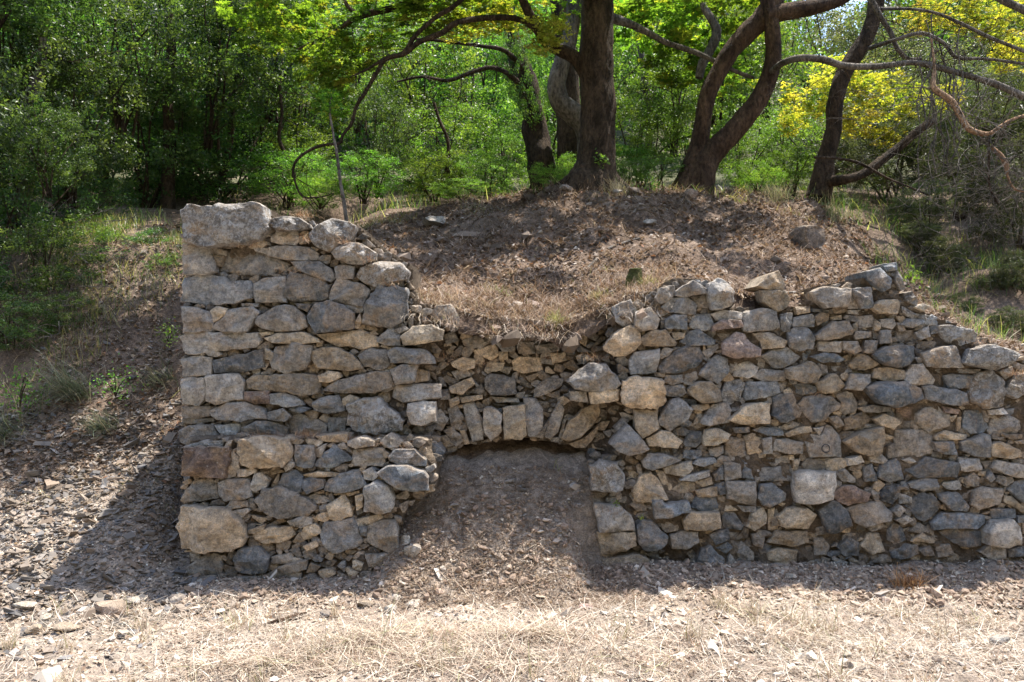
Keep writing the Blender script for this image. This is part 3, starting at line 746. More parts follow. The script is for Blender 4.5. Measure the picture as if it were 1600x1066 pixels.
def stone_geo(poly, Y0, proud, seed, n=26, lo=False, depth=.22, rock=1.0, big=False):
    if big: n = 60
    """3D stone from its outline in the wall face; returns world verts and faces"""
    r = np.random.default_rng(seed)
    pts, size = resample(poly, n, .022 if not lo else .04, r)
    px2m = Y0 / FPX; sz = size * px2m
    cx, cy = pts.mean(0); C = P(cx, cy, Y0)
    uv = np.stack([(pts[:, 0] - cx) * px2m, -(pts[:, 1] - cy) * px2m], 1)
    ts = [1.0, .98, .93, .84, .72, .58, .42, .22] if not lo else [1.0, .93, .66]
    rad = np.linalg.norm(uv, axis=1).max()
    # a few random planes make the broken facets of the face
    K = 6 if not lo else 3
    pa = r.uniform(0, 2 * math.pi, K); tilt = r.uniform(.15, .8, K) * rock; off = r.uniform(.02, .5, K) * sz * .28 * rock
    H0 = min(.05, sz * .16) * (1 + .9 * proud) + .012
    tx, tz = r.normal(0, .07 * rock), r.normal(-.03, .07 * rock)
    rings = []
    if n > 40: ts = [1.0, .985, .96, .92, .87, .81, .74, .66, .57, .47, .36, .24, .12]
    bev = min(.012, sz * .05) * (1.6 if rock > 1.2 else 1)
    def front(u, v, t):
        h = H0 + tx * u + tz * v
        for k in range(K):
            h = np.minimum(h, H0 + off[k] - tilt[k] * (u * math.cos(pa[k]) + v * math.sin(pa[k])))
        e = (1 - t)
        h = np.maximum(h, H0 * .25 + .004)
        h = h - bev * 1.3 * np.clip(1 - e / .05, 0, 1) ** 2 - bev * .35 * np.clip(1 - e / .3, 0, 1) ** 2
        return h
    V = []; 
    back = [(.80, -depth), (.95, -depth * .55), (1.0, -min(.03, .3 * depth))]
    for t, d in back:
        V.append(np.stack([uv[:, 0] * t, np.full(n, -d), uv[:, 1] * t], 1))
    for t in ts:
        u, v = uv[:, 0] * t, uv[:, 1] * t
        V.append(np.stack([u, -front(u, v, t), v], 1))
    V.append(np.array([[0, -float(front(0., 0., 0.)), 0]])); V.append(np.array([[0, depth, 0]]))
    nr = len(back) + len(ts)
    V = np.concatenate(V)
    W = V + np.array([C.x, C.y, C.z])
    # surface relief
    amp = min(.014, sz * .045) * (1.5 if rock > 1.2 else 1.0)
    nx = fbm(W[:, 0], W[:, 1], W[:, 2], 1.7 / max(sz, .05), 4, seed % 97, .6); ny = fbm(W[:, 0] + 5, W[:, 1], W[:, 2], 1.5 / max(sz, .05), 4, seed % 89, .6)
    nf = fbm(W[:, 0], W[:, 1], W[:, 2], 34, 3, 3)
    V[:, 1] += ny * amp * 1.3 + nf * .0026 * (2.8 if rock > 1.2 else 1); V[:, 0] += nx * amp * .5; V[:, 2] += np.roll(nx, 3) * amp * .5
    idx = np.arange(n); nxt = (idx + 1) % n; Q = []
    for k in range(nr - 1):
        a = k * n
        Q.append(np.stack([a + nxt, a + idx, a + n + idx, a + n + nxt], 1))
    Q = np.concatenate(Q)
    top = (nr - 1) * n; cf = nr * n; cb = cf + 1
    T = np.concatenate([np.stack([top + nxt, top + idx, np.full(n, cf)], 1), np.stack([idx, nxt, np.full(n, cb)], 1)])
    return V, Q, T, C

def parse():
    ox = oy = 0; sc = 1; out = []; mode = ''
    for ln in STONES.strip().splitlines():
        f = ln.split()
        if f[0] == 'T': ox, oy, sc = float(f[1]), float(f[2]), float(f[3]); mode = ''; continue
        if f[0] == 'A': mode = 'arch'; continue
        if f[0] == 'W': mode = 'jut'; continue
        pts = []
        for t in f[1:]:
            if ',' in t:
                a, b = t.split(','); pts.append((ox + float(a) / sc, oy + float(b) / sc))
        out.append(dict(c=f[0][0], proud=int(f[0][1]), p=pts, mode=mode, ring='@' in f))
    return out

PAL = {'g': (.25, .245, .236), 'b': (.150, .163, .174), 'n': (.285, .26, .228), 't': (.43, .345, .245), 'r': (.21, .155, .13),
       'w': (.46, .43, .385), 'c': (.22, .205, .185), 'p': (.30, .215, .175)}
LICH = {'g': .22, 'b': .14, 'n': .28, 't': .2, 'r': .02, 'w': .2, 'c': .85, 'p': .08}

stones = parse()
for s in stones: s['a'] = area(s['p'])
order = sorted(stones, key=lambda s: -s['a'])
wall = tag(empty('stone_wall', (0, 6.3, 0)), 'ruined dry stone wall of grey and ochre rubble with a low blocked arch', 'stone wall')
wi = Vector(wall.location)
for i, s in enumerate(order): s['part'] = i < 296 or s['mode'] == 'arch' or s['ring']

chips_V = []; chips_Q = []; chips_T = []; chips_C = []; nv = 0
def add_chip(V, Q, T, C, c):
    global nv
    chips_V.append(V + np.array([C.x - wi.x, C.y - wi.y, C.z - wi.z])); chips_Q.append(Q + nv); chips_T.append(T + nv)
    chips_C.append(np.tile(np.array(c), (len(V), 1))); nv += len(V)

def vary(c, r, k=.21):
    f = 1 + r.normal(0, k); h = r.normal(0, .03)
    return tuple(float(np.clip(v * f * (1 + h * (1 - i)), .02, .7)) for i, v in enumerate(c))

nstone = 0
for i, s in enumerate(stones):
    p = s['p']; cx = sum(a for a, b in p) / len(p); cy = sum(b for a, b in p) / len(p)
    r = np.random.default_rng(100 + i)
    Y = float(face_y(cx, cy)) + r.normal(0, .018)
    if s['mode'] == 'jut': Y = 6.22
    Y -= .028 * s['proud']
    top = cy < 455 and s['proud'] > 0
    small = s['a'] < 260
    V, Q, T, C = stone_geo(p, Y, s['proud'] * .5, 1000 + i, n=32 if not small else 20, big=s['a'] > 2600, depth=.45 if top else .24, rock=1.7 if s['c'] == 'c' else 1.0)
    c = vary(PAL[s['c']], r)
    if s['part']:
        me = npmesh('stone', V, [Q, T], smooth=True, sharp=30)
        nm = 'arch_stone' if s['mode'] == 'arch' else 'stone'
        o = link(nm, me, M_stone, wall, Vector(C) - wi); o.color = (*c, LICH[s['c']] * (.5 if s['mode'] == 'jut' else 1))
        if s['ring']:
            ring_o = o; ringC = C
            o['label'] = 'flat grey slab with a small dark ring on its face'
        if i == 0: o['label'] = 'huge rough lichen-crusted block on the left corner'
        if s['c'] == 'w' and s['a'] > 2500: o['label'] = 'squarish whitish stone'
    else:
        add_chip(V, Q, T, C, c)

# the ring on the grey slab
def ring_mesh(Rm, rm, n=28, k=8):
    V = []; F = []
    for i in range(n):
        a = 2 * math.pi * i / n; rr = rm * (1 + .25 * math.sin(3 * a))
        for j in range(k):
            b = 2 * math.pi * j / k; q = Rm + rr * math.cos(b)
            V.append((q * math.cos(a), rr * math.sin(b), q * math.sin(a) * 1.05))
            F.append((i * k + j, ((i + 1) % n) * k + j, ((i + 1) % n) * k + (j + 1) % k, i * k + (j + 1) % k))
    return npmesh('ring', V, np.array(F), True)
rp = P(1287.5, 700, 6.2)
vv = np.array([v.co[:] for v in ring_o.data.vertices]); ol = np.array(ring_o.location) + np.array(wi)
d2 = (vv[:, 0] + ol[0] - rp.x) ** 2 + (vv[:, 2] + ol[2] - rp.z) ** 2
near = vv[np.argsort(d2 + (vv[:, 1] > 0.02) * 9)[:6]]
ry = near[:, 1].min()
link('ring', ring_mesh(.030, .0034), M_ring, ring_o, (rp.x - ol[0], float(ry) - .002, rp.z - ol[2]))

# chips and small wedges between them
GX0, GY0, GS = 270, 310, 2.0
gx = np.arange(GX0, 1740, GS) + GS / 2; gy = np.arange(GY0, 930, GS) + GS / 2
XX, YY = np.meshgrid(gx, gy)
mask = inside(WALL_OUT, XX, YY)
occ = ~mask
for s in stones:
    p = s['p']; x0 = min(a for a, b in p) - 3; x1 = max(a for a, b in p) + 3; y0 = min(b for a, b in p) - 3; y1 = max(b for a, b in p) + 3
    i0, i1 = int(max(0, (x0 - GX0) / GS)), int((x1 - GX0) / GS) + 1; j0, j1 = int(max(0, (y0 - GY0) / GS)), int((y1 - GY0) / GS) + 1
    occ[j0:j1, i0:i1] |= inside(p, XX[j0:j1, i0:i1], YY[j0:j1, i0:i1])
cr = np.random.default_rng(11); nchip = 0
for (ra, rb, tries, xmin) in ((26, 15, 500, 1602), (16, 9, 1200, 1602), (13, 7, 5000, 0), (10, 6, 6000, 0), (8, 4.6, 9000, 0), (6.5, 3.0, 9000, 0), (4.6, 2.6, 5000, 0)):
    free = np.argwhere(~occ & (XX > xmin))
    if not len(free): continue
    for k in cr.integers(0, len(free), tries):
        j, i = free[k]
        if occ[j, i]: continue
        A, B = ra * cr.uniform(.8, 1.15), rb * cr.uniform(.8, 1.15)
        th = cr.normal(0, .35) if cr.random() < .8 else cr.uniform(-1.5, 1.5)
        w_ = int(A / GS) + 2
        js, je, is_, ie = max(0, j - w_), j + w_ + 1, max(0, i - w_), i + w_ + 1
        dx = XX[js:je, is_:ie] - XX[j, i]; dy = YY[js:je, is_:ie] - YY[j, i]
        u = dx * math.cos(th) + dy * math.sin(th); v = -dx * math.sin(th) + dy * math.cos(th)
        e = (u / A) ** 2 + (v / B) ** 2 < 1
        ov = (occ[js:je, is_:ie] & e).sum() / max(1, e.sum())
        if ov > .10: continue
        occ[js:je, is_:ie] |= (u / A) ** 2 + (v / B) ** 2 < 1.1
        m = cr.integers(5, 8); an = np.sort(cr.uniform(0, 2 * math.pi, m) * .35 + np.arange(m) * 2 * math.pi / m * .9)
        q = [(XX[j, i] + (A * math.cos(t) * math.cos(th) - B * math.sin(t) * math.sin(th)) * cr.uniform(.85, 1.1),
              YY[j, i] + (A * math.cos(t) * math.sin(th) + B * math.sin(t) * math.cos(th)) * cr.uniform(.85, 1.1)) for t in an]
        Y = float(face_y(XX[j, i], YY[j, i])) + .018 + abs(cr.normal(0, .020))
        V, Q, T, C = stone_geo(q, Y, 0, int(cr.integers(1, 1e6)), n=16 if ra > 12 else 10, lo=ra < 12, depth=.12)
        key = cr.choice(list('gbntnt'), p=[.14, .16, .25, .2, .15, .1])
        kk = cr.uniform(.1, .8); add_chip(V, Q, T, C, vary(tuple(a * (1 - kk) + b * kk for a, b in zip(PAL[key], (.21, .165, .12))), cr, .22)); nchip += 1
# stones of the end face at the left, built up course by course
er = np.random.default_rng(19); zc = .12
while zc < 2.62:
    hgt = er.uniform(.14, .26); yy = 6.26 + er.uniform(0, .06); k = er.uniform(.2, .5)
    while yy < 7.6:
        wd = er.uniform(.18, .38) if yy < 6.9 else er.uniform(.25, .45)
        hp, wp = hgt * FPX / 6.2 * .46, wd * FPX / 6.2 * .46
        m = 7; qq = [(800 + wp * np.sign(math.cos(t)) * abs(math.cos(t)) ** .5 * er.uniform(.85, 1.05), 533 + hp * np.sign(math.sin(t)) * abs(math.sin(t)) ** .5 * er.uniform(.85, 1.05)) for t in (np.arange(m) + .5) * 2 * math.pi / m]
        V, Q, T, C = stone_geo(qq, 6.2, .2, int(er.integers(1, 1e6)), n=18, depth=.14)
        V = np.stack([V[:, 1], -V[:, 0], V[:, 2]], 1)
        add_chip(V, Q, T, Vector((-2.565 + er.normal(0, .012), yy + wd / 2, zc + hgt / 2)), vary(PAL[er.choice(list('gbnt'))], er))
        yy += wd + .015
    zc += hgt + .012
me = npmesh('small_stones', np.concatenate(chips_V), [np.concatenate(chips_Q), np.concatenate(chips_T)], True, vcol=np.concatenate(chips_C), sharp=22)
o = link('small_stones', me, M_chip, wall); o['kind'] = 'stuff'
print('stones', len(stones), 'chips', nchip)

# rubble and mortar core
CS = 5.0
ex = np.arange(268, 1740 + CS, CS); ey = np.arange(310, 935, CS)
EX, EY = np.meshgrid(ex, ey)
cxm = (ex[:-1] + CS / 2); cym = (ey[:-1] + CS / 2); MX, MY = np.meshgrid(cxm, cym)
cell = inside(WALL_OUT, MX, MY)
cell &= ~((MX < 295) & (MX > 0) & (MY < 905) & (MX < 291))
Yf = face_y(EX, EY)
wx = (EX - 800) / FPX * Yf; wz = CAMH - (EY - 533) / FPX * Yf
Yf2 = Yf + .056 - .030 * sstep(985, 1030, EX) + .036 * fbm(wx, wz, sc=7, oc=4, seed=3) + .008 * fbm(wx, wz, sc=60, oc=2, seed=9)
ny, nx_ = EX.shape
Vf = np.stack([wx, Yf2, wz], -1).reshape(-1, 3)
Vb = np.stack([wx, np.full_like(wx, 6.86), wz], -1).reshape(-1, 3)
N0 = ny * nx_
idx = np.arange(N0).reshape(ny, nx_)
jj, ii = np.nonzero(cell)
front = np.stack([idx[jj, ii], idx[jj + 1, ii], idx[jj + 1, ii + 1], idx[jj, ii + 1]], 1)
back = front[:, ::-1] + N0
side = []
pad = np.pad(cell, 1)
for dj, di, (a, b) in ((-1, 0, ((0, 0), (0, 1))), (1, 0, ((1, 1), (1, 0))), (0, -1, ((1, 0), (0, 0))), (0, 1, ((0, 1), (1, 1)))):
    nb = pad[1 + dj:1 + dj + cell.shape[0], 1 + di:1 + di + cell.shape[1]]
    J, I = np.nonzero(cell & ~nb)
    p0 = idx[J + a[0], I + a[1]]; p1 = idx[J + b[0], I + b[1]]
    side.append(np.stack([p0, p1, p1 + N0, p0 + N0], 1))
F = np.concatenate([front, back] + side)
Vall = np.concatenate([Vf, Vb])
used = np.unique(F); remap = np.zeros(len(Vall), int); remap[used] = np.arange(len(used))
me = npmesh('rubble_core', Vall[used] - np.array(wi), remap[F], False)
link('rubble_core', me, M_core, wall)
# short return wall that holds the mound behind the left corner
rv = []; rf = []
for k, (y0, y1) in enumerate(((6.86, 7.5), (7.5, 8.2), (8.2, 9.0))):
    zt = 2.55 + .02 * k
    b0 = len(rv)
    for (x, y, z) in ((-2.55, y0, .2), (-2.15, y0, .2), (-2.15, y1, .2), (-2.55, y1, .2), (-2.55, y0, zt), (-2.15, y0, zt), (-2.15, y1, zt), (-2.55, y1, zt)): rv.append((x, y - wi.y, z))
    rf += [tuple(b0 + q for q in f) for f in ((0,1,5,4), (1,2,6,5), (2,3,7,6), (3,0,4,7), (4,5,6,7))]
link('return_core', npmesh('return_core', rv, np.array(rf)), M_core, wall)

# ---------------------------------------------------------------- terrain
def lerp_tab(x, tab):
    return np.interp(x, [a for a, b in tab], [b for a, b in tab])

def z_front(x, y):
    """ground in front of and beside the wall"""
    z = .05 * sstep(5.3, 6.1, y) + .022 * fbm(x, y, sc=3.2, oc=3, seed=22) + .035 * fbm(x, y, sc=1.1, oc=3, seed=21) + .012 * fbm(x, y, sc=6, oc=4, seed=23)
    # foot of soil along the wall, highest right of the arch and at the left pillar
    z = z + .05 * sstep(5.65, 6.2, y)
    # tongue of soil spilling out of the arch
    ri = .40 + .30 * sstep(6.08, 6.22, y); inx = sstep(-1.08, -.80, x) * (1 - sstep(ri, ri + .20, x)); inx = inx * (1 - .35 * (np.clip(np.abs(x) / .9, 0, 1) ** 2) * (1 - sstep(6.1, 6.5, y)))
    t = .03 + .98 * sstep(5.35, 6.95, y) ** 1.0 - .05 * sstep(6.2, 6.9, y)
    z = z + inx * np.clip(t, 0, 1) * (1 + .05 * fbm(x, y, sc=5, oc=3, seed=31))
    return z

def z_left(x, y):
    d = np.clip(y - 5.4, 0, 3.7)
    z = .47 * d + .085 * d * d + .28 * np.clip(y - 9.1, 0, 4) + .05 * np.clip(-x - 3.2, 0, 5) * sstep(5.5, 7, y)
    return z + .05 * fbm(x, y, sc=1.2, oc=3, seed=41) + .02 * fbm(x, y, sc=6, oc=4, seed=42)

ZF = [(-2.6, 2.42), (-1.5, 2.38), (-1.25, 2.30), (-.8, 2.16), (-.5, 2.08), (0, 2.0), (.5, 1.98), (.72, 2.12), (1.0, 2.2), (1.6, 2.26), (2.0, 2.12), (2.5, 2.15), (3.0, 2.32), (3.3, 2.02), (4.0, 1.7), (4.8, 1.45), (7, 1.3)]
ZC = [(-3.4, 3.0), (-1.7, 3.36), (-.6, 3.62), (.4, 3.84), (1.7, 3.86), (3.0, 3.74), (3.9, 3.60), (4.6, 3.22), (5.4, 2.9), (8, 3.0)]
def z_mound(x, y):
    a = lerp_tab(x, ZF); xc = x / np.maximum(y, 1) * 10.3
    b = lerp_tab(xc, ZC)
    t = np.clip((y - 6.4) / 3.9, 0, 1.0)
    z = a + (b - a) * (t * .8 + .2 * t * t)
    z = z + .07 * fbm(x, y, sc=1.3, oc=3, seed=51) * sstep(6.5, 7.5, y) + .045 * (1 - 2 * np.abs(fbm(x, y, sc=2.6, oc=3, seed=53))) * sstep(6.7, 7.6, y) + .028 * fbm(x, y, sc=6, oc=4, seed=52)
    return z

def z_far(x, y):
    return z_far0(x, y)
def z_far0(x, y):
    """valley floor behind the mound, then the hillside"""
    z = 3.5 + .26 * np.clip(y - 10.6, 0, 8) + .02 * np.abs(x)
    z = z - .45 * sstep(4.6, 6, x) * (1 - sstep(11, 14, y)) + 0.0 * x
    h = np.clip(y - 17, 0, None)
    sl = lerp_tab(x / np.maximum(y, 1), [(-.9, .62), (0, .52), (.34, .40), (.5, .39), (.9, .50)])
    z = z + sl * h * sstep(16, 26, y) * (1 - .25 * sstep(60, 140, y))
    return z + .25 * fbm(x, y, sc=.25, oc=4, seed=61) * sstep(12, 20, y) + .03 * fbm(x, y, sc=2, oc=3, seed=62)

def z_ground(x, y):
    x = np.asarray(x, float); y = np.asarray(y, float)
    left = z_left(x, y)
    fr = z_front(x, y)
    wl_ = 1 - sstep(-2.95, -2.45, x)                    # left of the wall
    low = fr * (1 - wl_) + left * wl_
    # under the mound cap the sheet follows a little lower
    md = z_mound(x, y) - .14
    jump = sstep(6.80, 6.86, y) * sstep(-2.52, -2.38, x)
    z = low * (1 - jump) + md * jump
    far = z_far(x, y)
    wf = sstep(9.6, 11.2, y) * sstep(-3.2, -1.5, x) + sstep(11.5, 14, y) * (1 - sstep(-3.2, -1.5, x))
    z = z * (1 - wf) + far * wf
    # right of the wall end: bank
    wr = sstep(4.9, 5.6, x) * (1 - sstep(9.6, 11.2, y))
    bank = .1 + 2.6 * sstep(6.3, 9.6, y)
    z = z * (1 - wr) + bank * wr
    # unseen slope added behind the viewer to block low sky light
    return z + .85 * np.clip(-3.5 - y, 0, 40) * (1 + .1 * vnoise(x * .15, y * .15, seed=77))

def axis(lo, hi, step, outer, n, gr):
    mid = np.arange(lo, hi, step); s = step; a = []; v = hi
    while v < outer[1]: s *= gr; v += s; a.append(v)
    b = []; v = lo; s = step
    while v > outer[0]: s *= gr; v -= s; b.append(v)
    return np.concatenate([b[::-1], mid, a])

def sheet(name, X, Y, Z, mat, keep=None):
    ny, nx = X.shape; idx = np.arange(ny * nx).reshape(ny, nx)
    F = np.stack([idx[:-1, :-1], idx[:-1, 1:], idx[1:, 1:], idx[1:, :-1]], -1)
    F = F.reshape(-1, 4) if keep is None else F[keep]
    V = np.stack([X, Y, Z], -1).reshape(-1, 3)
    return link(name, npmesh(name, V, F, True), mat)

ax = axis(-4.6, 5.3, .034, (-150, 150), 0, 1.09); ay = axis(3.9, 9.4, .030, (-30, 260), 0, 1.07)
AX, AY = np.meshgrid(ax, ay)
AZ = z_ground(AX, AY)
nearm = sstep(-6, -4.5, AX) * (1 - sstep(5, 6.5, AX)) * (1 - sstep(9, 11, AY))
AZ = AZ + nearm * (.010 * fbm(AX, AY, sc=14, oc=3, seed=71) + .004 * fbm(AX, AY, sc=40, oc=2, seed=72))
g = tag(sheet('ground', AX, AY, AZ, M_ground), kind='structure')
# second material for the wooded floor and hillside
g.data.materials.append(M_mound); g.data.materials.append(M_hill)
cy_ = (AY[:-1, :-1] + AY[1:, 1:]) / 2; cx_ = (AX[:-1, :-1] + AX[1:, 1:]) / 2
mi = np.where(cy_ + .5 * vnoise(cx_ * 2, cy_ * 2) > 15, 2, np.where((cy_ + .4 * vnoise(cx_ * 3, cy_ * 3) > 7.6), 1, 0))
mi = np.where((cx_ > -2.2) & (cy_ > 6.5) & (cy_ < 14), 1, mi)
mi = np.where(cy_ < -3.5, 2, mi)
mi = np.where((cx_ < -2.2) & (cy_ < 15) & (cy_ + .4 * vnoise(cx_ * 3, cy_ * 3) > 6.7), 1, mi)
mi = np.where((cx_ > 4.6) & (cy_ > 6.4) & (cy_ < 14), 1, mi)
g.data.polygons.foreach_set('material_index', mi.ravel().astype(np.int32))

# the soil mound that lies on and behind the wall
mx = axis(-2.42, 5.15, .034, (-2.42, 5.15), 0, 1.05); my = np.concatenate([np.arange(6.16, 9, .034), np.arange(9, 11.3, .06)])
BX, BY = np.meshgrid(mx, my)
BZ = z_mound(BX, BY) + .012 * fbm(BX, BY, sc=14, oc=3, seed=81)
cen = sstep(-.85, -.6, BX) * (1 - sstep(.55, .75, BX))
lip = 6.37 - .07 * cen + .08 * vnoise(BX * 4, BX * 0 + 3, seed=8) + .05 * vnoise(BX * 13, BX * 0 + 3, seed=9)
BZ = BZ - .10 * (1 - sstep(lip - .02, lip + .12, BY)) - .45 * np.clip(lip - .02 - BY, 0, 1) + .04 * fbm(BX, BY, BZ, 9, 4, 6) * (1 - sstep(6.5, 6.8, BY))
BY = np.maximum(BY, lip - .05 + .03 * (BY - lip))
edge = sstep(-2.42, -2.2, BX) * (1 - sstep(4.6, 5.1, BX)) * (1 - sstep(10.2, 11.2, BY))
BZ = BZ - (1 - edge) * .35
# keep clear of the stones that stand higher than the soil along the face
pxw = BX / BY * FPX + 800
mo = tag(sheet('mound', BX, BY, BZ, M_mound), kind='structure')

def surf_z(x, y):
    """height of the visible soil at x, y"""
    x = np.asarray(x, float); y = np.asarray(y, float)
    g_ = z_ground(x, y)
    m_ = z_mound(x, y)
    on = (y > 6.36) & (x > -2.25) & (x < 4.7) & (y < 10.4)
    return np.where(on, m_, g_)

# ---------------------------------------------------------------- scattered stuff
def blades(name, X, Y, Z, L, W, lean, az, colr, mat, seg=3, droop=1.0, twist=.6, seed=1, kind='stuff'):
    r = np.random.default_rng(seed); n = len(X)
    t = np.linspace(0, 1, seg + 1)
    V = np.zeros((n, seg + 1, 2, 3))
    dirx, diry = np.cos(az), np.sin(az)
    pz = np.zeros(n); pr = np.zeros(n); ang = lean.copy()      # angle from vertical
    sx, sy = -np.sin(az + r.normal(0, twist, n)), np.cos(az + r.normal(0, twist, n))
    bend = az.copy()
    cxp, cyp, czp = X.copy(), Y.copy(), Z.copy()
    for k in range(seg + 1):
        w_ = W * (1 - .75 * t[k]) * .5
        V[:, k, 0] = np.stack([cxp - sx * w_, cyp - sy * w_, czp], 1); V[:, k, 1] = np.stack([cxp + sx * w_, cyp + sy * w_, czp], 1)
        step = L / seg
        cxp = cxp + np.cos(bend) * np.sin(ang) * step; cyp = cyp + np.sin(bend) * np.sin(ang) * step; czp = czp + np.cos(ang) * step
        ang = ang + droop * r.uniform(.1, .8, n); bend = bend + r.normal(0, .25, n)
    idx = np.arange(n * (seg + 1) * 2).reshape(n, seg + 1, 2)
    F = np.stack([idx[:, :-1, 0], idx[:, :-1, 1], idx[:, 1:, 1], idx[:, 1:, 0]], -1).reshape(-1, 4)
    C = np.repeat(colr, (seg + 1) * 2, axis=0)
    me = npmesh(name, V.reshape(-1, 3), F, True, vcol=C)
    return me

def pick(r, n, cols, wts, var=.2):
    c = np.array(cols)[r.choice(len(cols), n, p=np.array(wts) / sum(wts))]
    return np.clip(c * (1 + r.normal(0, var, (n, 1))), .01, .8)

STRAW = [(.45, .385, .31), (.55, .49, .41), (.33, .26, .205), (.62, .57, .50), (.23, .17, .13)]
def straw(name, X, Y, L, W, seed, cols=STRAW, wts=(4, 4, 2, 2, 1), flat=1.25, droop=.7, zoff=0, zf=surf_z, lv=.3, az=None, mat=None, kind='stuff', sub=None):
    r = np.random.default_rng(seed); n = len(X)
    Z = zf(X, Y) + zoff
    a = r.uniform(0, 2 * math.pi, n) if az is None else az + r.normal(0, .6, n)
    me = blades(name, X, Y, Z, L * r.uniform(.5, 1.3, n), W * r.uniform(.6, 1.3, n), np.clip(r.normal(flat, lv, n), 0, 1.6), a, pick(r, n, cols, wts), None, droop=droop, seed=seed)
    o = link(name, me, mat or M_straw)
    if kind: o['kind'] = kind
    return o

STRAW2 = STRAW + [(.14, .09, .06)]  # dark brown blades stand in for shadows between the straws
r = np.random.default_rng(3)
# front lawn of cut straw; density falls towards the wall
def cloud(n, x0, x1, y0, y1, f, seed):
    r = np.random.default_rng(seed); X = r.uniform(x0, x1, n); Y = r.uniform(y0, y1, n)
    k = r.random(n) < f(X, Y); return X[k], Y[k]
dens = lambda x, y: np.clip(.6 - .6 * sstep(4.9, 5.9, y) + .9 * vnoise(x * 1.7, y * 1.7, seed=91) + .5 * vnoise(x * 6, y * 6, seed=90), .03, 1)
X, Y = cloud(44000, -4.4, 4.9, 3.6, 6.1, lambda x, y: dens(x, y) * (1 - .75 * (1 - sstep(-3.4, -2.4, x)) * sstep(4.7, 5.0, y)), 92)
straw('cut_straw', X, Y, .15, .0048, 93, cols=STRAW2, wts=(4, 3, 3, 2, 2, 1), flat=1.38, lv=.2, droop=.12, zoff=.008)
X, Y = cloud(9000, -4.4, 4.9, 3.6, 6.1, dens, 94)
straw('upright_straw', X[::4], Y[::4], .17, .0042, 95, cols=STRAW2, wts=(4, 3, 3, 2, 2, 1), flat=.9, lv=.35, droop=.5)
# heaps of long dry grass near the camera
hx, hy, hL = [], [], []
for (px, py, n, s) in ((570, 1010, 900, .16), (700, 1000, 700, .2), (830, 1010, 900, .13), (600, 1045, 600, .22), (450, 1040, 500, .2), (1250, 1000, 350, .15), (1190, 965, 250, .10), (760, 1050, 600, .25), (1000, 1040, 400, .25), (330, 1050, 300, .2)):
    Yg = CAMH * FPX / (py - 533); q = np.random.default_rng(int(px)); 
    n = int(n * .55)
    hx.append(q.normal((px - 800) / FPX * Yg, s, n)); hy.append(q.normal(Yg, s * .45, n))
X = np.concatenate(hx); Y = np.concatenate(hy)
hc = [((px - 800) / FPX * CAMH * FPX / (py - 533), CAMH * FPX / (py - 533), s) for (px, py, s) in ((570, 1010, .16), (700, 1000, .2), (830, 1010, .13), (600, 1045, .22), (450, 1040, .2), (1250, 1000, .15), (760, 1050, .25), (1000, 1040, .25), (330, 1050, .2))]
def zheap(x, y):
    h = 0
    for a, b, s in hc: h = np.maximum(h, .055 * np.exp(-((x - a) ** 2 + ((y - b) * 2) ** 2) / (1.4 * s) ** 2))
    return surf_z(x, y) + h * np.random.default_rng(1).random(len(x)) ** .6
straw('dry_grass_heaps', X, Y, .27, .005, 96, flat=1.4, lv=.3, droop=.2, zf=zheap, cols=[(.46, .385, .30), (.58, .51, .41), (.34, .25, .19), (.20, .14, .105), (.33, .34, .18)], wts=(4, 3, 2.5, 2, .5))  # darkest blades paint shadowed gaps into the heaps
# turf edge above the arch, hanging over the face
def turf_pts(n, seed):
    r = np.random.default_rng(seed); px = r.uniform(600, 1060, n); Yg = r.uniform(6.22, 7.6, n) 
    X = (px - 800) / FPX * Yg; k = r.random(n) < (1 - .75 * sstep(6.5, 7.6, Yg)) * np.clip(.55 + 1.3 * vnoise(px / 22., Yg * 8, seed=4), .03, 1)
    return X[k], Yg[k]
def zt(x, y):
    z = z_mound(x, np.maximum(y, 6.33)) - .10 * (1 - sstep(6.26, 6.4, y)) - .4 * np.clip(6.3 - y, 0, 1); return z
X, Y = turf_pts(24000, 101)
straw('dry_turf', X, Y, .13, .0048, 102, flat=1.05, lv=.4, droop=.5, zf=zt, cols=[(.37, .285, .22), (.50, .42, .34), (.24, .165, .12), (.14, .09, .065), (.25, .28, .10), (.40, .24, .13)], wts=(4, 3, 3, 2.5, .35, .5))
X, Y = turf_pts(3600, 103); k = Y < 6.55; X, Y = X[k], Y[k] - .06
straw('hanging_straw', X, Y, .20, .0042, 104, flat=1.25, lv=.2, droop=.75, zf=zt, az=-math.pi / 2)
# mound litter: thin twigs, needles
X, Y = cloud(34000, -2.2, 4.6, 6.45, 10.6, lambda x, y: np.clip(.55 + .7 * vnoise(x * 1.5, y * 1.5, seed=7), .05, 1), 105)
straw('mound_twigs', X, Y, .15, .006, 106, flat=1.25, lv=.25, droop=.25, zoff=.012, cols=[(.24, .175, .13), (.46, .37, .29), (.11, .075, .055), (.30, .20, .135)], wts=(4, 2.6, 4, 2))
X, Y = cloud(9000, -4.9, -2.45, 6.3, 9.4, lambda x, y: np.clip(.6 + .8 * vnoise(x * 1.5, y * 1.5, seed=57), .05, 1), 157)
straw('slope_straw', X, Y, .14, .005, 158, flat=1.2, lv=.35, droop=.3, cols=[(.30, .24, .18), (.46, .40, .32), (.16, .12, .09), (.20, .22, .10)], wts=(4, 2, 4, 1.5))
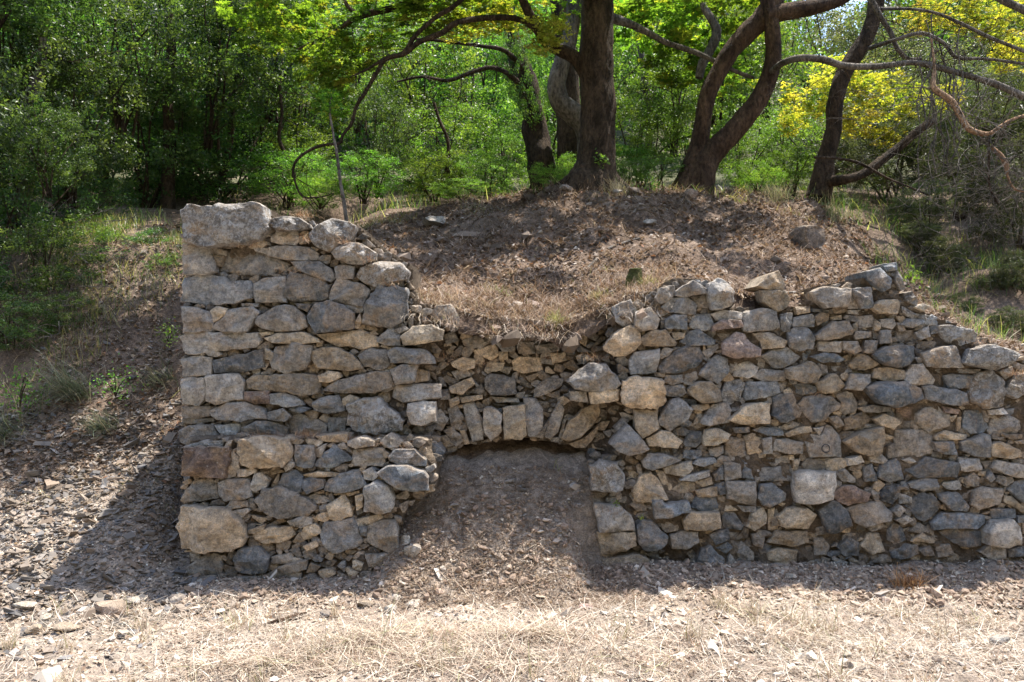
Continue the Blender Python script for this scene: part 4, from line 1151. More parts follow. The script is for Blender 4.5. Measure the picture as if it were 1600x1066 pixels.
# niche litter
X, Y = cloud(17000, -.9, .9, 5.4, 6.74, lambda x, y: .8 + 0 * x, 107)
straw('niche_straw', X, Y, .10, .0045, 108, flat=1.3, lv=.25, droop=.25, zoff=.005, cols=[(.34, .26, .19), (.46, .38, .30), (.20, .14, .10)], wts=(3, 2, 4))
X, Y = cloud(6500, -2.4, 4.6, 5.6, 6.14, lambda x, y: .8 + 0 * x, 117)
straw('foot_litter', X, Y, .08, .0035, 118, flat=1.38, lv=.15, droop=.2, zoff=.005, cols=[(.30, .22, .16), (.42, .33, .24), (.20, .14, .10)], wts=(3, 2, 3))

# fallen leaves and bark flakes: curled quads
def flakes(name, X, Y, S, cols, wts, seed, zf=surf_z, mat=None, tilt=.5):
    r = np.random.default_rng(seed); n = len(X); Z = zf(X, Y) + .010
    a = r.uniform(0, 2 * math.pi, n); S = S * r.uniform(.45, 1.4, n); w_ = r.uniform(.35, .75, n)
    u = np.stack([np.cos(a), np.sin(a), r.normal(0, tilt, n)], 1); v = np.stack([-np.sin(a), np.cos(a), r.normal(0, tilt, n)], 1)
    c = np.stack([X, Y, Z], 1); S = S[:, None]; w_ = w_[:, None]; up = np.array([[0, 0, 1.0]])
    V = np.stack([c - u * S * .5, c + v * S * .5 * w_ + up * S * .12, c + u * S * .5 , c - v * S * .5 * w_ + up * S * .15], 1)
    F = np.arange(n * 4).reshape(n, 4); F = np.concatenate([F[:, [0, 1, 2]], F[:, [0, 2, 3]]])
    C = np.repeat(pick(r, n, cols, wts), 4, axis=0)
    o = link(name, npmesh(name, V.reshape(-1, 3), F, False, vcol=C), mat or M_straw); o['kind'] = 'stuff'; return o
BR = [(.24, .18, .135), (.38, .31, .25), (.13, .09, .065), (.50, .44, .37), (.27, .15, .09)]
X, Y = cloud(30000, -2.2, 4.7, 6.45, 10.8, lambda x, y: np.clip(.7 + .6 * vnoise(x * 2, y * 2, seed=17), .1, 1), 111)
flakes('leaf_litter', X, Y, .045, BR, (4, 1.2, 6, .35, .8), 112)
X, Y = cloud(24000, -4.4, 4.9, 3.7, 6.6, lambda x, y: .5 + .5 * sstep(4.6, 5.6, y), 113)
flakes('chaff', X, Y, .026, [(.45, .36, .27), (.58, .50, .40), (.30, .21, .15), (.66, .60, .50)], (4, 3, 3, 1.5), 114)
X, Y = cloud(9000, -4.6, -2.4, 6.6, 11, lambda x, y: .7 + 0 * x, 115)
flakes('scrub_litter', X, Y, .045, BR, (4, 3, 3, 1, 1), 116)

# shards and gravel
ICO_V = []; ph = (1 + 5 ** .5) / 2
for a, b in ((-1, ph), (1, ph), (-1, -ph), (1, -ph)): ICO_V.append((a, b, 0))
for a, b in ((-1, ph), (1, ph), (-1, -ph), (1, -ph)): ICO_V.append((0, a, b))
for a, b in ((ph, -1), (ph, 1), (-ph, -1), (-ph, 1)): ICO_V.append((a, 0, b))
ICO_V = np.array(ICO_V) / math.sqrt(1 + ph * ph)
ICO_F = np.array([(0,11,5),(0,5,1),(0,1,7),(0,7,10),(0,10,11),(1,5,9),(5,11,4),(11,10,2),(10,7,6),(7,1,8),(3,9,4),(3,4,2),(3,2,6),(3,6,8),(3,8,9),(4,9,5),(2,4,11),(6,2,10),(8,6,7),(9,8,1)])
CUBE_V = np.array([(x, y, z) for x in (-1, 1) for y in (-1, 1) for z in (-1, 1)]) * .62
CUBE_F = np.array([(0,1,3),(0,3,2),(4,6,7),(4,7,5),(0,4,5),(0,5,1),(2,3,7),(2,7,6),(0,2,6),(0,6,4),(1,5,7),(1,7,3)])
def shards(name, X, Y, S, cols, wts, seed, flat=.35, zf=surf_z, cube=False, sink=.25):
    r = np.random.default_rng(seed); n = len(X); B = CUBE_V if cube else ICO_V; Fb = CUBE_F if cube else ICO_F; m = len(B)
    V = np.repeat(B[None], n, 0) * (1 + r.normal(0, .22, (n, m, 1))) + r.normal(0, .12, (n, m, 3))
    sc_ = np.stack([r.uniform(.8, 1.5, n), r.uniform(.5, 1.0, n), r.uniform(.5, 1.4, n) * flat], 1) * (S[:, None] * .5)
    V = V * sc_[:, None, :]
    # snap heights so that the shards read as split slabs
    a, t, p = r.uniform(0, 2 * math.pi, n), r.normal(0, .35, n), r.normal(0, .35, n)
    def rot(V, ax, an):
        c, s = np.cos(an)[:, None], np.sin(an)[:, None]; i, j = [(1, 2), (0, 2), (0, 1)][ax]
        W = V.copy(); W[..., i] = V[..., i] * c - V[..., j] * s; W[..., j] = V[..., i] * s + V[..., j] * c; return W
    V = rot(rot(rot(V, 0, t), 1, p), 2, a)
    Z = zf(X, Y) + S * flat * .5 * (1 - 2 * sink)
    V = V + np.stack([X, Y, Z], 1)[:, None, :]
    F = (Fb[None] + (np.arange(n) * m)[:, None, None]).reshape(-1, 3)
    C = np.repeat(pick(r, n, cols, wts, .18), m, axis=0)
    o = link(name, npmesh(name, V.reshape(-1, 3), F, False, vcol=C), M_scree); o['kind'] = 'stuff'; return o
GR = [(.20, .175, .15), (.15, .142, .138), (.25, .205, .165), (.21, .16, .12), (.31, .275, .24)]
def lsize(r, n, m): return m * np.clip(r.lognormal(0, .5, n), .4, 3.0)
fs = lambda x, y: np.clip((1 - sstep(-2.75, -2.5, x) * sstep(5.9, 6.0, y)) * (.25 + .85 * sstep(5.0, 5.6, y)) * (1 - .85 * sstep(-2.6, -2.1, x)) * (1.0 - .93 * sstep(6.7, 7.6, y)), 0, 1)
X, Y = cloud(26000, -4.7, -1.9, 4.5, 9.4, lambda x, y: fs(x, y) * (.35 + .65 * sstep(5.0, 5.4, y)), 121); q = np.random.default_rng(5)
shards('scree', X, Y, lsize(q, len(X), .030), GR, (4, 3, 3, 3, 1), 122, flat=.34, cube=True)
X, Y = cloud(1300, -4.7, -2.2, 4.9, 8.2, fs, 123)
shards('larger_scree', X, Y, lsize(q, len(X), .055), [tuple(v * .8 for v in c) for c in GR], (4, 3, 2, 3, 1), 124, flat=.32, cube=True)
X, Y = cloud(5000, -4.4, 4.9, 3.8, 6.1, lambda x, y: .5 + 0 * x, 125)
shards('front_gravel', X, Y, lsize(q, len(X), .022), [(.45, .37, .30), (.55, .48, .40), (.32, .25, .20)], (3, 2, 2), 126, flat=.5)
X, Y = cloud(500, -4.4, 4.9, 3.9, 6.0, lambda x, y: .6 + 0 * x, 127)
shards('front_chips', X, Y, lsize(q, len(X), .05), [(.45, .39, .32), (.55, .50, .43), (.33, .29, .26)], (3, 2, 2), 128, flat=.35, cube=True)
X, Y = cloud(2000, -2.1, 4.6, 6.5, 10.4, lambda x, y: np.clip(.5 + .8 * vnoise(x * 1.2, y * 1.2, seed=27), .05, 1), 129)
shards('mound_gravel', X, Y, lsize(q, len(X), .032), [(.30, .24, .19), (.22, .17, .14), (.42, .36, .30)], (3, 3, 1), 130, flat=.42)
X, Y = cloud(300, -.9, .9, 5.5, 6.72, lambda x, y: .7 + 0 * x, 131)
shards('niche_gravel', X, Y, lsize(q, len(X), .026), [(.28, .22, .17), (.34, .29, .24), (.24, .22, .2)], (3, 2, 2), 132, flat=.5)
X, Y = cloud(420, -2.1, 4.6, 6.9, 10.6, lambda x, y: np.clip(.3 + 1.0 * vnoise(x * 1.1, y * 1.1, seed=28), .0, 1), 141)
shards('mound_clods', X, Y, lsize(q, len(X), .09), [(.12, .09, .065), (.17, .13, .10), (.10, .072, .05)], (3, 3, 2), 142, flat=.6, sink=.4)
X, Y = turf_pts(900, 143); k = Y < 6.5; X, Y = X[k], Y[k] - .05
shards('turf_clods', X, Y, lsize(q, len(X), .05), [(.12, .09, .065), (.17, .13, .10), (.28, .21, .16)], (3, 3, 1), 144, flat=.7, sink=.7, zf=zt)
tr = np.random.default_rng(61); TX = np.concatenate([tr.normal(cx_, .035, 34) for cx_ in tr.uniform(-3.2, 4.4, 60)]); TY = np.concatenate([tr.normal(cy_, .03, 34) for cy_ in tr.uniform(4.0, 5.5, 60)])
straw('rooted_tufts', TX, TY, .15, .0045, 162, flat=.55, lv=.35, droop=.45, cols=[(.45, .38, .29), (.33, .25, .18), (.26, .27, .12), (.56, .50, .40)], wts=(3, 3, 1.5, 2))
# crumbs of soil along the foot of the wall
X, Y = cloud(7000, -2.4, 4.7, 5.5, 6.16, lambda x, y: .7 + 0 * x, 133)
shards('soil_clods', X, Y, lsize(q, len(X), .022), [(.27, .20, .15), (.33, .26, .20), (.22, .16, .12)], (3, 2, 2), 134, flat=.7)

# ---------------------------------------------------------------- tubes: trunks, limbs, twigs
def tube_geo(pts, rad, n=12, seed=0, rough=.06, sub=4):
    """smooth path through pts (Catmull-Rom) with radii"""
    pts = [Vector(p) for p in pts]; out = []; rr = []
    for i in range(len(pts) - 1):
        p0 = pts[max(i - 1, 0)]; p1 = pts[i]; p2 = pts[i + 1]; p3 = pts[min(i + 2, len(pts) - 1)]
        for k in range(sub):
            t = k / sub
            out.append(.5 * ((2 * p1) + (-p0 + p2) * t + (2 * p0 - 5 * p1 + 4 * p2 - p3) * t * t + (-p0 + 3 * p1 - 3 * p2 + p3) * t ** 3))
            rr.append(rad[i] * (1 - t) + rad[i + 1] * t)
    out.append(pts[-1]); rr.append(rad[-1])
    m = len(out); V = np.zeros((m, n, 3)); up = Vector((0, 1, .01))
    prev = None
    for i in range(m):
        d = (out[min(i + 1, m - 1)] - out[max(i - 1, 0)])
        if d.length < 1e-9: d = Vector((0, 0, 1))
        d.normalize()
        a = prev - d * prev.dot(d) if prev is not None else up.cross(d)
        if a.length < 1e-4: a = Vector((1, 0, 0)).cross(d)
        a.normalize(); b = d.cross(a); prev = a
        th = np.arange(n) * 2 * math.pi / n
        c = np.array(out[i]); r_ = rr[i]
        V[i] = c + r_ * (np.cos(th)[:, None] * np.array(a) + np.sin(th)[:, None] * np.array(b))
    W = V.reshape(-1, 3)
    if rough:
        f = 1 + rough * fbm(W[:, 0], W[:, 1], W[:, 2] * .5, 5, 4, seed) + (.035 * (1 - 2 * np.abs(fbm(W[:, 0], W[:, 1], W[:, 2] * .3, 16, 3, seed + 5))) if n > 13 else 0) + (.16 * np.clip(vnoise(W[:, 0] * 3.1, W[:, 1] * 3.1, W[:, 2] * 2.6, seed) - .35, 0, 1) if n > 9 else 0)
        c = np.repeat(np.array([tuple(o) for o in out]), n, 0); W = c + (W - c) * f[:, None]
    idx = np.arange(m * n).reshape(m, n); nx = np.roll(idx, -1, 1)
    F = np.stack([idx[:-1], nx[:-1], nx[1:], idx[1:]], -1).reshape(-1, 4)
    return W, F

def tubes(name, paths, mat, parent=None, origin=(0, 0, 0), n=10, rough=.06, sub=4, seed=0):
    Vs = []; Fs = []; k = 0
    for i, (p, r_) in enumerate(paths):
        V, F = tube_geo(p, r_, n, seed + i, rough, sub); Vs.append(V - np.array(origin)); Fs.append(F + k); k += len(V)
    return link(name, npmesh(name, np.concatenate(Vs), np.concatenate(Fs), True), mat, parent)

def ppath(Y, *pw):
    """pixel path: (x, y, width in px[, depth]) at depth Y"""
    pts = []; rad = []
    for q in pw:
        yy = q[3] if len(q) > 3 else Y
        pts.append(P(q[0], q[1], yy)); rad.append(q[2] / 2 / FPX * yy)
    return pts, rad

def side_twigs(path, rng_, n, L, r0, droop=-.1, spread=1.0, depth=2):
    """random forking twigs along a path"""
    pts, rad = path; out = []
    def grow(p, d, L, r_, lvl):
        q = [p.copy()]; rr = [r_]; k = rng_.integers(3, 6)
        for i in range(k):
            d = (d + Vector(rng_.normal(0, .28, 3)) + Vector((0, 0, droop * .3))).normalized(); p = p + d * (L / k); q.append(p.copy()); rr.append(r_ * (1 - .75 * (i + 1) / k))
            if lvl > 0 and rng_.random() < .6:
                grow(p.copy(), (d + Vector(rng_.normal(0, .7, 3))).normalized(), L * .55, r_ * .55, lvl - 1)
        out.append((q, rr))
    for _ in range(n):
        i = rng_.integers(0, len(pts) - 1); t = rng_.random(); p = pts[i].lerp(pts[i + 1], t)
        d = Vector(rng_.normal(0, 1, 3)) * spread; d.z += .1; d.normalize()
        grow(p, d, L * rng_.uniform(.5, 1.2), r0 * rng_.uniform(.6, 1.2), depth)
    return out

# ---------------------------------------------------------------- leaves
def leaf_mesh(name, C, D, S, cols, r, shape='oval', upbias=.6):
    """C centres (n,3), S sizes, one leaf each"""
    n = len(C)
    nrm = r.normal(0, 1, (n, 3)) + np.array([0, 0, upbias]); nrm /= np.linalg.norm(nrm, axis=1, keepdims=True)
    a = r.normal(0, 1, (n, 3)); a -= nrm * (a * nrm).sum(1, keepdims=True); a /= np.linalg.norm(a, axis=1, keepdims=True)
    b = np.cross(nrm, a)
    if shape == 'oval':
        prof = np.array([(-.5, 0, 0), (0, .24, .05), (.5, 0, 0), (0, -.24, .05)])
        fb = [(0, 1, 2), (0, 2, 3)]
    elif shape == 'blade':
        prof = np.array([(-.5, 0, 0), (0, .045, .02), (.5, 0, 0), (0, -.045, .02)]); fb = [(0, 1, 2), (0, 2, 3)]
    else:
        pr = []
        for k in range(10):
            t = math.radians(-90 + 36 * k + 18); q = .52 if k % 2 == 0 else .24
            pr.append((q * math.cos(t), q * math.sin(t), .05 * (k % 2)))
        prof = np.array([(0, 0, -.03)] + pr); fb = [(0, k + 1, (k + 1) % 10 + 1) for k in range(10)]
    m = len(prof)
    V = C[:, None, :] + S[:, None, None] * (prof[None, :, 0:1] * a[:, None] + prof[None, :, 1:2] * b[:, None] + prof[None, :, 2:3] * nrm[:, None])
    F = (np.array(fb)[None] + (np.arange(n) * m)[:, None, None]).reshape(-1, 3)
    return npmesh(name, V.reshape(-1, 3), F, False, vcol=np.repeat(cols, m, axis=0))

def crown_points(r, nc, per, cr_, shell=.5, flat=1.0, shape='ball'):
    """leaf clumps spread through a unit crown with gaps"""
    c = []
    while len(c) < nc:
        p = r.uniform(-1, 1, 3); q = np.linalg.norm(p)
        if q > 1 or q < shell * r.random(): continue
        if vnoise(p[0] * 2.3, p[1] * 2.3, p[2] * 2.3, seed=int(nc)) < -.12: continue
        c.append(p)
    c = np.array(c); rad = r.uniform(.6, 1.4, nc) * cr_
    k = r.integers(0, nc, nc * per)
    off = r.normal(0, 1, (nc * per, 3)); off /= np.maximum(np.linalg.norm(off, axis=1, keepdims=True), .4); off *= r.random((nc * per, 1)) ** .5
    off[:, 2] *= .6
    return c[k] + off * rad[k][:, None], k

def make_crown(name, seed, nc, per, cr_, size, cols, wts, shape='oval', up=.6, mat=None):
    r = np.random.default_rng(seed); C, k = crown_points(r, nc, per, cr_)
    cc = pick(r, nc, cols, wts, .18)[k] * (1 + r.normal(0, .18, (len(k), 1)))
    me = leaf_mesh(name, C, None, size * r.uniform(.6, 1.3, len(C)), np.clip(cc, .005, .6), r, shape, up)
    me.materials.append(mat or M_leaf); return me

DARK = [(.055, .105, .032), (.078, .14, .042), (.038, .076, .026), (.12, .18, .06)]
MID = [(.09, .175, .032), (.12, .225, .042), (.065, .125, .028), (.17, .26, .055)]
YEL = [(.26, .31, .055), (.36, .37, .07), (.16, .23, .04), (.42, .38, .10)]
OLV = [(.085, .11, .055), (.12, .14, .075), (.06, .085, .045), (.16, .17, .10)]
CR = {
 'oak': [make_crown('crown', 200 + i, 230, 52, .16, .050, DARK, (3, 3, 2, 1.5)) for i in range(3)],
 'bush': [make_crown('crown', 220 + i, 230, 46, .17, .052, MID, (3, 3, 2, 2)) for i in range(3)],
 'plane': [make_crown('crown', 240 + i, 130, 14, .20, .135, [(.11, .22, .035), (.16, .28, .045), (.08, .15, .03)] + YEL[:1], (3, 3, 1.5, 1), 'star', 1.0, M_leafy) for i in range(2)],
 'gold': [make_crown('crown', 260 + i, 110, 12, .22, .125, YEL, (3, 3, 1, 1.5), 'star', 1.0, M_leafy) for i in range(2)],
 'olive': [make_crown('crown', 280 + i, 240, 46, .18, .05, OLV, (3, 3, 2, 1)) for i in range(2)],
 'broom': [make_crown('crown', 300 + i, 260, 40, .18, .16, [(.07, .085, .045), (.10, .115, .065), (.05, .07, .035)], (3, 2, 3), 'blade', .2) for i in range(2)],
 'far': [make_crown('crown', 320 + i, 110, 32, .26, .11, MID[:2] + OLV[:2], (3, 2, 2, 2)) for i in range(2)],
}
def stems_mesh(seed, n=7, r0=.03):
    r = np.random.default_rng(seed); Vs = []; Fs = []; k = 0
    for i in range(n):
        a = r.uniform(0, 6.28); q = [Vector((r.normal(0, .06), r.normal(0, .06), -1.5))]; d = Vector((math.cos(a) * .35, math.sin(a) * .35, 1)).normalized()
        for j in range(6):
            d = (d + Vector(r.normal(0, .16, 3))).normalized(); q.append(q[-1] + d * .40)
        V, F = tube_geo(q, [r0 * (1 - .13 * j) for j in range(7)], 6, i, 0, 2); Vs.append(V); Fs.append(F + k); k += len(V)
    me = npmesh('stems', np.concatenate(Vs), np.concatenate(Fs), True); me.materials.append(M_bark); return me
STEMS = [stems_mesh(400 + i) for i in range(3)]

def shrub(name, kind, x, y, z, rx, rz, label, cat, group, r, stems=True, ry=None):
    e = empty(name, (x, y, z)); tag(e, label, cat, group)
    c = link('crown', CR[kind][r.integers(0, len(CR[kind]))], None, e)
    c.scale = (rx, ry or rx, rz); c.rotation_euler = (r.normal(0, .12), r.normal(0, .12), r.uniform(0, 6.28)); c.location = (0, 0, rz * .8)
    if stems:
        s = link('stems', STEMS[r.integers(0, 3)], None, e); s.scale = (rx * .7, rx * .7, rz * .9); s.location = (0, 0, rz * .9); s.rotation_euler = (0, 0, r.uniform(0, 6.28))
    return e

def at_px(name, kind, px, py, Y, rx, rz, label, cat, group, r, stems=True, ry=None):
    """crown centred on a pixel at depth Y; stems go down to the ground"""
    c = P(px, py, Y); return shrub(name, kind, c.x, Y, c.z - rz * .8, rx, rz, label, cat, group, r, stems, ry)

q = np.random.default_rng(77)
# dense dark thicket at the left
G1 = 'dark oaks of the left thicket'
for (px, py, Y, rx, rz, lab) in (
    (20, 300, 9.3, .8, .9, 'dark oak shrub at the left edge, just above the scrubby slope'), (110, 170, 10, .9, 1.0, 'dark evergreen oak rising between the two leftmost trunks'),
    (30, 60, 10, 1.0, 1.0, 'dark oak crown in the top left corner, nearest layer'), (190, 60, 11, 1.1, 1.1, 'dark oak crown at the top edge left of the straight slender trunk'),
    (230, 210, 12, 1.1, 1.1, 'evergreen oak wrapped around the lower half of the straight slender trunk'), (330, 90, 12, 1.2, 1.1, 'dark oak crown just right of the straight slender trunk, upper part'),
    (340, 230, 13, 1.2, 1.0, 'very dark oak directly behind the big corner block'), (110, 330, 10.5, .8, .6, 'low shaded oak at the back of the scrubby slope, under the trunks'),
    (420, 60, 13, 1.2, 1.1, 'oak crown at the top edge above the left end of the drooping branch'), (60, 410, 8.6, .62, .5, 'oak bush growing on the slope at the left edge, halfway down the view'),
    (-60, 200, 8.6, .9, 1.1, 'oak cut off by the left edge at the height of the thicket'), (-90, 420, 8, .6, .6, 'oak bush mostly outside the left edge of the slope'),
    (270, 130, 14, 1.6, 1.5, 'wide oak in the second row behind the straight slender trunk'), (150, 250, 13, 1.5, 1.3, 'wide oak in deep shade behind the thin left-hand trunks'),
    (400, 170, 15, 1.5, 1.4, 'wide oak where the dark thicket meets the lighter scrub'), (20, 180, 13, 1.6, 1.5, 'wide oak at the back of the far left corner'),
    (-20, -60, 9.5, 1.3, 1.0, 'oak crown overhanging the extreme top left corner'),
    (20, 500, 7.9, .42, .34, 'oak bush at the left edge, lowest on the slope'), (95, 490, 8.2, .36, .26, 'small dark bush right of the lowest one at the left edge'), (262, 425, 9.0, .30, .22, 'little dark bush touching the left side of the wall'),
    (130, 455, 8.7, .42, .30, 'small oak bush in the middle of the scrubby slope left of the wall'), (215, 400, 9.4, .55, .35, 'dark bush against the shade left of the big corner block')):
    at_px('oak_shrub', 'oak', px, py, Y, rx, rz, lab, 'shrub', G1, q)
at_px('oak_shrub', 'oak', 75, 225, 8.9, .50, .48, 'grey-green oak bush low in front of the left thicket, nearest the camera', 'shrub', None, q)
at_px('holm_bush', 'bush', 140, 385, 9.2, .50, .40, 'bright green bush on the slope left of the corner block', 'shrub', None, q)
at_px('holm_bush', 'oak', 235, 405, 9.6, .50, .30, 'low dark bush at the foot of the shade, just left of the corner block', 'shrub', None, q)
at_px('juniper_bush', 'oak', 590, 205, 12.6, .62, .85, 'round dark juniper bush on its own behind the drooping branch', 'shrub', None, q)
# mid green scrub in the middle
G2 = 'light green shrubs behind the mound'
for (px, py, Y, rx, rz, lab) in (
    (120, 110, 15.5, 1.5, 1.3, 'sunlit green shrub glimpsed between the two leftmost trunks'), (240, 150, 16, 1.5, 1.4, 'sunlit green shrub glimpsed left of the straight slender trunk'), (360, 130, 16, 1.5, 1.4, 'sunlit green shrub glimpsed right of the straight slender trunk'), (310, 250, 14.8, .9, .7, 'sunlit low shrub glimpsed low behind the straight slender trunk'),
    (450, 268, 12.4, .7, .45, 'green bush behind the left part of the wall, left of the sapling'), (570, 272, 12.0, .6, .36, 'green bush behind the wall between the sapling and the mound'), (680, 272, 12.2, .6, .36, 'green bush on the left flank of the mound'), (760, 270, 12.0, .5, .32, 'green bush on the crest just left of the ivy-covered trunk'), (1240, 262, 12.0, .5, .35, 'green bush at the left foot of the slim leaning tree'),
    (960, 262, 10.9, .35, .16, 'low leafy patch between the big trunk and the forked tree'), (1030, 262, 11.0, .4, .2, 'low leafy patch just left of the forked tree'), (870, 275, 10.9, .4, .15, 'low leafy patch at the crest left of the big trunk'),
    (460, 130, 15, 1.2, 1.2, 'leafy green shrub behind the left tip of the drooping branch, upper part'), (470, 250, 14, .7, .55, 'low light green shrub inside the curl of the drooping branch'),
    (650, 130, 15, 1.2, 1.2, 'light green shrub under the fork of the drooping branch'), (700, 230, 13.5, .9, .8, 'sunlit shrub around the slim dark bent stem'),
    (760, 120, 16, 1.4, 1.4, 'light green tree-sized shrub just left of the ivy-covered trunk'), (790, 240, 13.5, .7, .7, 'shrub at the foot of the ivy-covered trunk, on its left'),
    (660, 260, 14.5, .8, .5, 'low shrub right of the round dark juniper'), (560, 70, 17, 1.6, 1.5, 'wide bright shrub behind the upper drooping branches'),
    (860, 60, 17, 1.6, 1.6, 'wide shrub behind the crooked grey tree'), (1000, 200, 12.6, .75, .75, 'dense green bush right beside the big straight trunk'),
    (1050, 150, 13, .8, .8, 'dense green bush just left of the forked tree'), (1010, 110, 15, 1.3, 1.3, 'tall light shrub between the big straight trunk and the forked tree'),
    (980, 255, 12.2, .45, .35, 'small low bush at the right foot of the big straight trunk'), (1160, 235, 12.4, .6, .55, 'green bush seen under the right-leaning trunk of the forked tree'),
    (1110, 60, 16, 1.5, 1.4, 'wide bright shrub seen through the fork of the reddish tree'), (1230, 215, 13.2, .8, .8, 'green bush between the forked tree and the slim leaning tree'),
    (1190, 130, 16, 1.3, 1.3, 'tall shrub behind the right-leaning trunk of the forked tree'), (860, 200, 15, 1.0, 1.1, 'shaded shrub behind the bend of the crooked grey tree'),
    (900, 265, 12.2, .35, .25, 'tiny low bush at the left foot of the big straight trunk'), (720, 295, 11.4, .45, .14, 'low green ground shrub on the crest below the bent stem'),
    (1180, 275, 11.4, .45, .2, 'low green ground shrub right of the foot of the forked tree'), (500, 300, 11.8, .5, .2, 'low green ground shrub behind the sapling')):
    at_px('leafy_shrub', 'bush', px, py, Y, rx, rz, lab, 'shrub', G2, q)
G3 = 'broom bushes on the right bank'
for (px, py, Y, rx, rz, lab) in (
    (1390, 230, 13, .9, .9, 'grey-green broom just right of the slim leaning tree'), (1500, 240, 12, .9, .9, 'broom behind the dead orange bough'), (1590, 300, 10.5, .7, .7, 'broom at the right edge behind the bare twigs'),
    (1450, 330, 10.8, .5, .4, 'broom below the end of the long low limb'), (1600, 430, 8.9, .30, .32, 'blue-green broom at the right edge above the wall end'),
    (1500, 180, 15, 1.3, 1.2, 'large broom in the second row behind the hanging vines'), (1630, 180, 12, 1.1, 1.1, 'large broom cut off by the right edge'), (1310, 330, 11.3, .35, .28, 'small broom below the foot of the slim leaning tree'),
    (1650, 520, 8.2, .4, .4, 'broom just outside the right edge above the last stones'), (1545, 450, 9.2, .30, .22, 'small broom on the bank above the long grey end stone'), (1480, 400, 9.8, .3, .25, 'small broom on the bank above the stepped wall end'),
    (1570, 500, 8.3, .18, .14, 'low broom closest above the last grey capping stone'), (1500, 480, 8.7, .22, .16, 'tiny broom at the foot of the bank beside the stepped stones'), (1440, 370, 10.2, .3, .2, 'low broom at the right rim of the bare mound')):
    at_px('broom_bush', 'broom', px, py, Y, rx, rz, lab, 'shrub', G3, q)
for (px, py, Y, rx, rz, lab) in ((1310, 190, 15, 1.1, 1.1, 'grey-green tree right behind the slim leaning trunk'), (1420, 150, 17, 1.4, 1.2, 'grey-green tree behind the yellow-leaved sprays'),
    (1560, 190, 18, 1.6, 1.3, 'grey-green tree behind the dead bough near the right edge'), (1270, 75, 20, 1.6, 1.4, 'grey-green tree below the patch of sky'), (1330, 110, 22, 2.0, 1.6, 'wide grey-green tree on the lower slope behind the slim leaning tree'),
    (1500, 110, 24, 2.2, 1.5, 'wide grey-green tree on the lower slope at the right, farthest of its row')):
    at_px('olive_tree', 'olive', px, py, Y, rx, rz, lab, 'tree', 'grey-green trees at the right', q)
# woods on the hillside
for i in range(150):
    Y = q.uniform(17, 75); px = q.uniform(-200, 1800); X = (px - 800) / FPX * Y
    z = float(z_ground(X, Y)); rx = q.uniform(1.1, 2.2) * (1 + Y / 90)
    vtop = 533 - (z + rx * 2.2 - CAMH) / Y * FPX
    if 1225 < px < 1400 and vtop < 45: continue
    shrub('hillside_tree', 'far' if q.random() < .7 else 'olive', X, Y, z - .2, rx, rx * q.uniform(.8, 1.1), 'small tree of the scattered wood on the far hillside', 'tree', 'trees on the far hillside', q)

# ---------------------------------------------------------------- the trees one can tell apart
def tree(name, base, label, cat='tree', group=None):
    return tag(empty(name, base), label, cat, group)
def limb(nm, t, mat, paths, n=10, rough=.06, seed=0, sub=4):
    o = tubes(nm, paths, mat, t, tuple(t.location), n, rough, sub, seed)
    if nm in ('twigs', 'vines'): o['kind'] = 'stuff'
    return o
def spray(t, kind, px, py, Y, rx, rz, ry=None):
    c = P(px, py, Y); o = link('foliage', CR[kind][q.integers(0, len(CR[kind]))], None, t)
    o.location = Vector(c) - t.location; o.scale = (rx, ry or rx, rz); o.rotation_euler = (q.normal(0, .2), q.normal(0, .2), q.uniform(0, 6.28))

Ym = 10.4
t1 = tree('plane_tree', P(930, 292, Ym), 'big straight dark plane tree standing on the crest of the mound')
limb('trunk', t1, M_bark, [ppath(Ym, (922, 340, 120), (926, 290, 88), (931, 262, 62), (934, 220, 54), (934, 160, 52), (932, 100, 54), (933, 40, 47), (934, -40, 49), (936, -300, 44), (930, -700, 30))], 44, .06, 1, 14)
limb('root', t1, M_bark, [ppath(Ym - .1, (915, 268, 40), (895, 285, 30), (868, 296, 18), (845, 306, 8))], 10, .1, 2)
limb('root', t1, M_bark, [ppath(Ym - .1, (945, 268, 34), (962, 285, 22), (985, 297, 8))], 10, .1, 3)
bl = ppath(Ym, (922, 118, 34), (900, 92, 24), (875, 78, 20), (855, 68, 18), (838, 42, 15, Ym - .2), (822, 12, 14, Ym - .3), (800, -40, 12, Ym - .4))
limb('limb', t1, M_bark, [bl], 12, .1, 4)
b2 = ppath(9.6, (855, 66, 8.2, 10.3), (815, 32, 9.0, 10.1), (765, 28, 9.0, 9.9), (715, 35, 9.0), (690, 52, 9.0), (655, 66, 8.2), (632, 84, 7.5), (603, 92, 7.5), (590, 112, 6.8), (572, 142, 6.0), (556, 168, 6.0), (550, 192, 6.0), (535, 212, 5.2), (530, 224, 5.2),
    (500, 228, 4.5), (470, 244, 4.5), (458, 264, 3.8), (463, 290, 3.0), (474, 308, 3.0), (500, 308, 2.2), (522, 302, 1.5))
b3 = ppath(9.6, (760, -40, 10.5, 9.9), (715, 5, 7.5), (680, 28, 7.5), (650, 55, 8.2), (630, 82, 6.0), (600, 93, 6.0), (575, 108, 3.8), (548, 120, 2.2))
limb('branch', t1, M_bark, [b2], 8, .1, 5); limb('branch', t1, M_bark, [b3], 8, .1, 6)
b4 = ppath(10.2, (700, -30, 14), (645, 2, 12), (610, 14, 11), (572, 22, 12), (545, 35, 8), (520, 52, 5), (490, 66, 6), (465, 78, 4)); limb('branch', t1, M_bark, [b4], 8, .1, 7)
limb('branch', t1, M_bark, [ppath(10.2, (558, 24, 8), (542, 8, 6), (536, -10, 5))], 8, .1, 8)
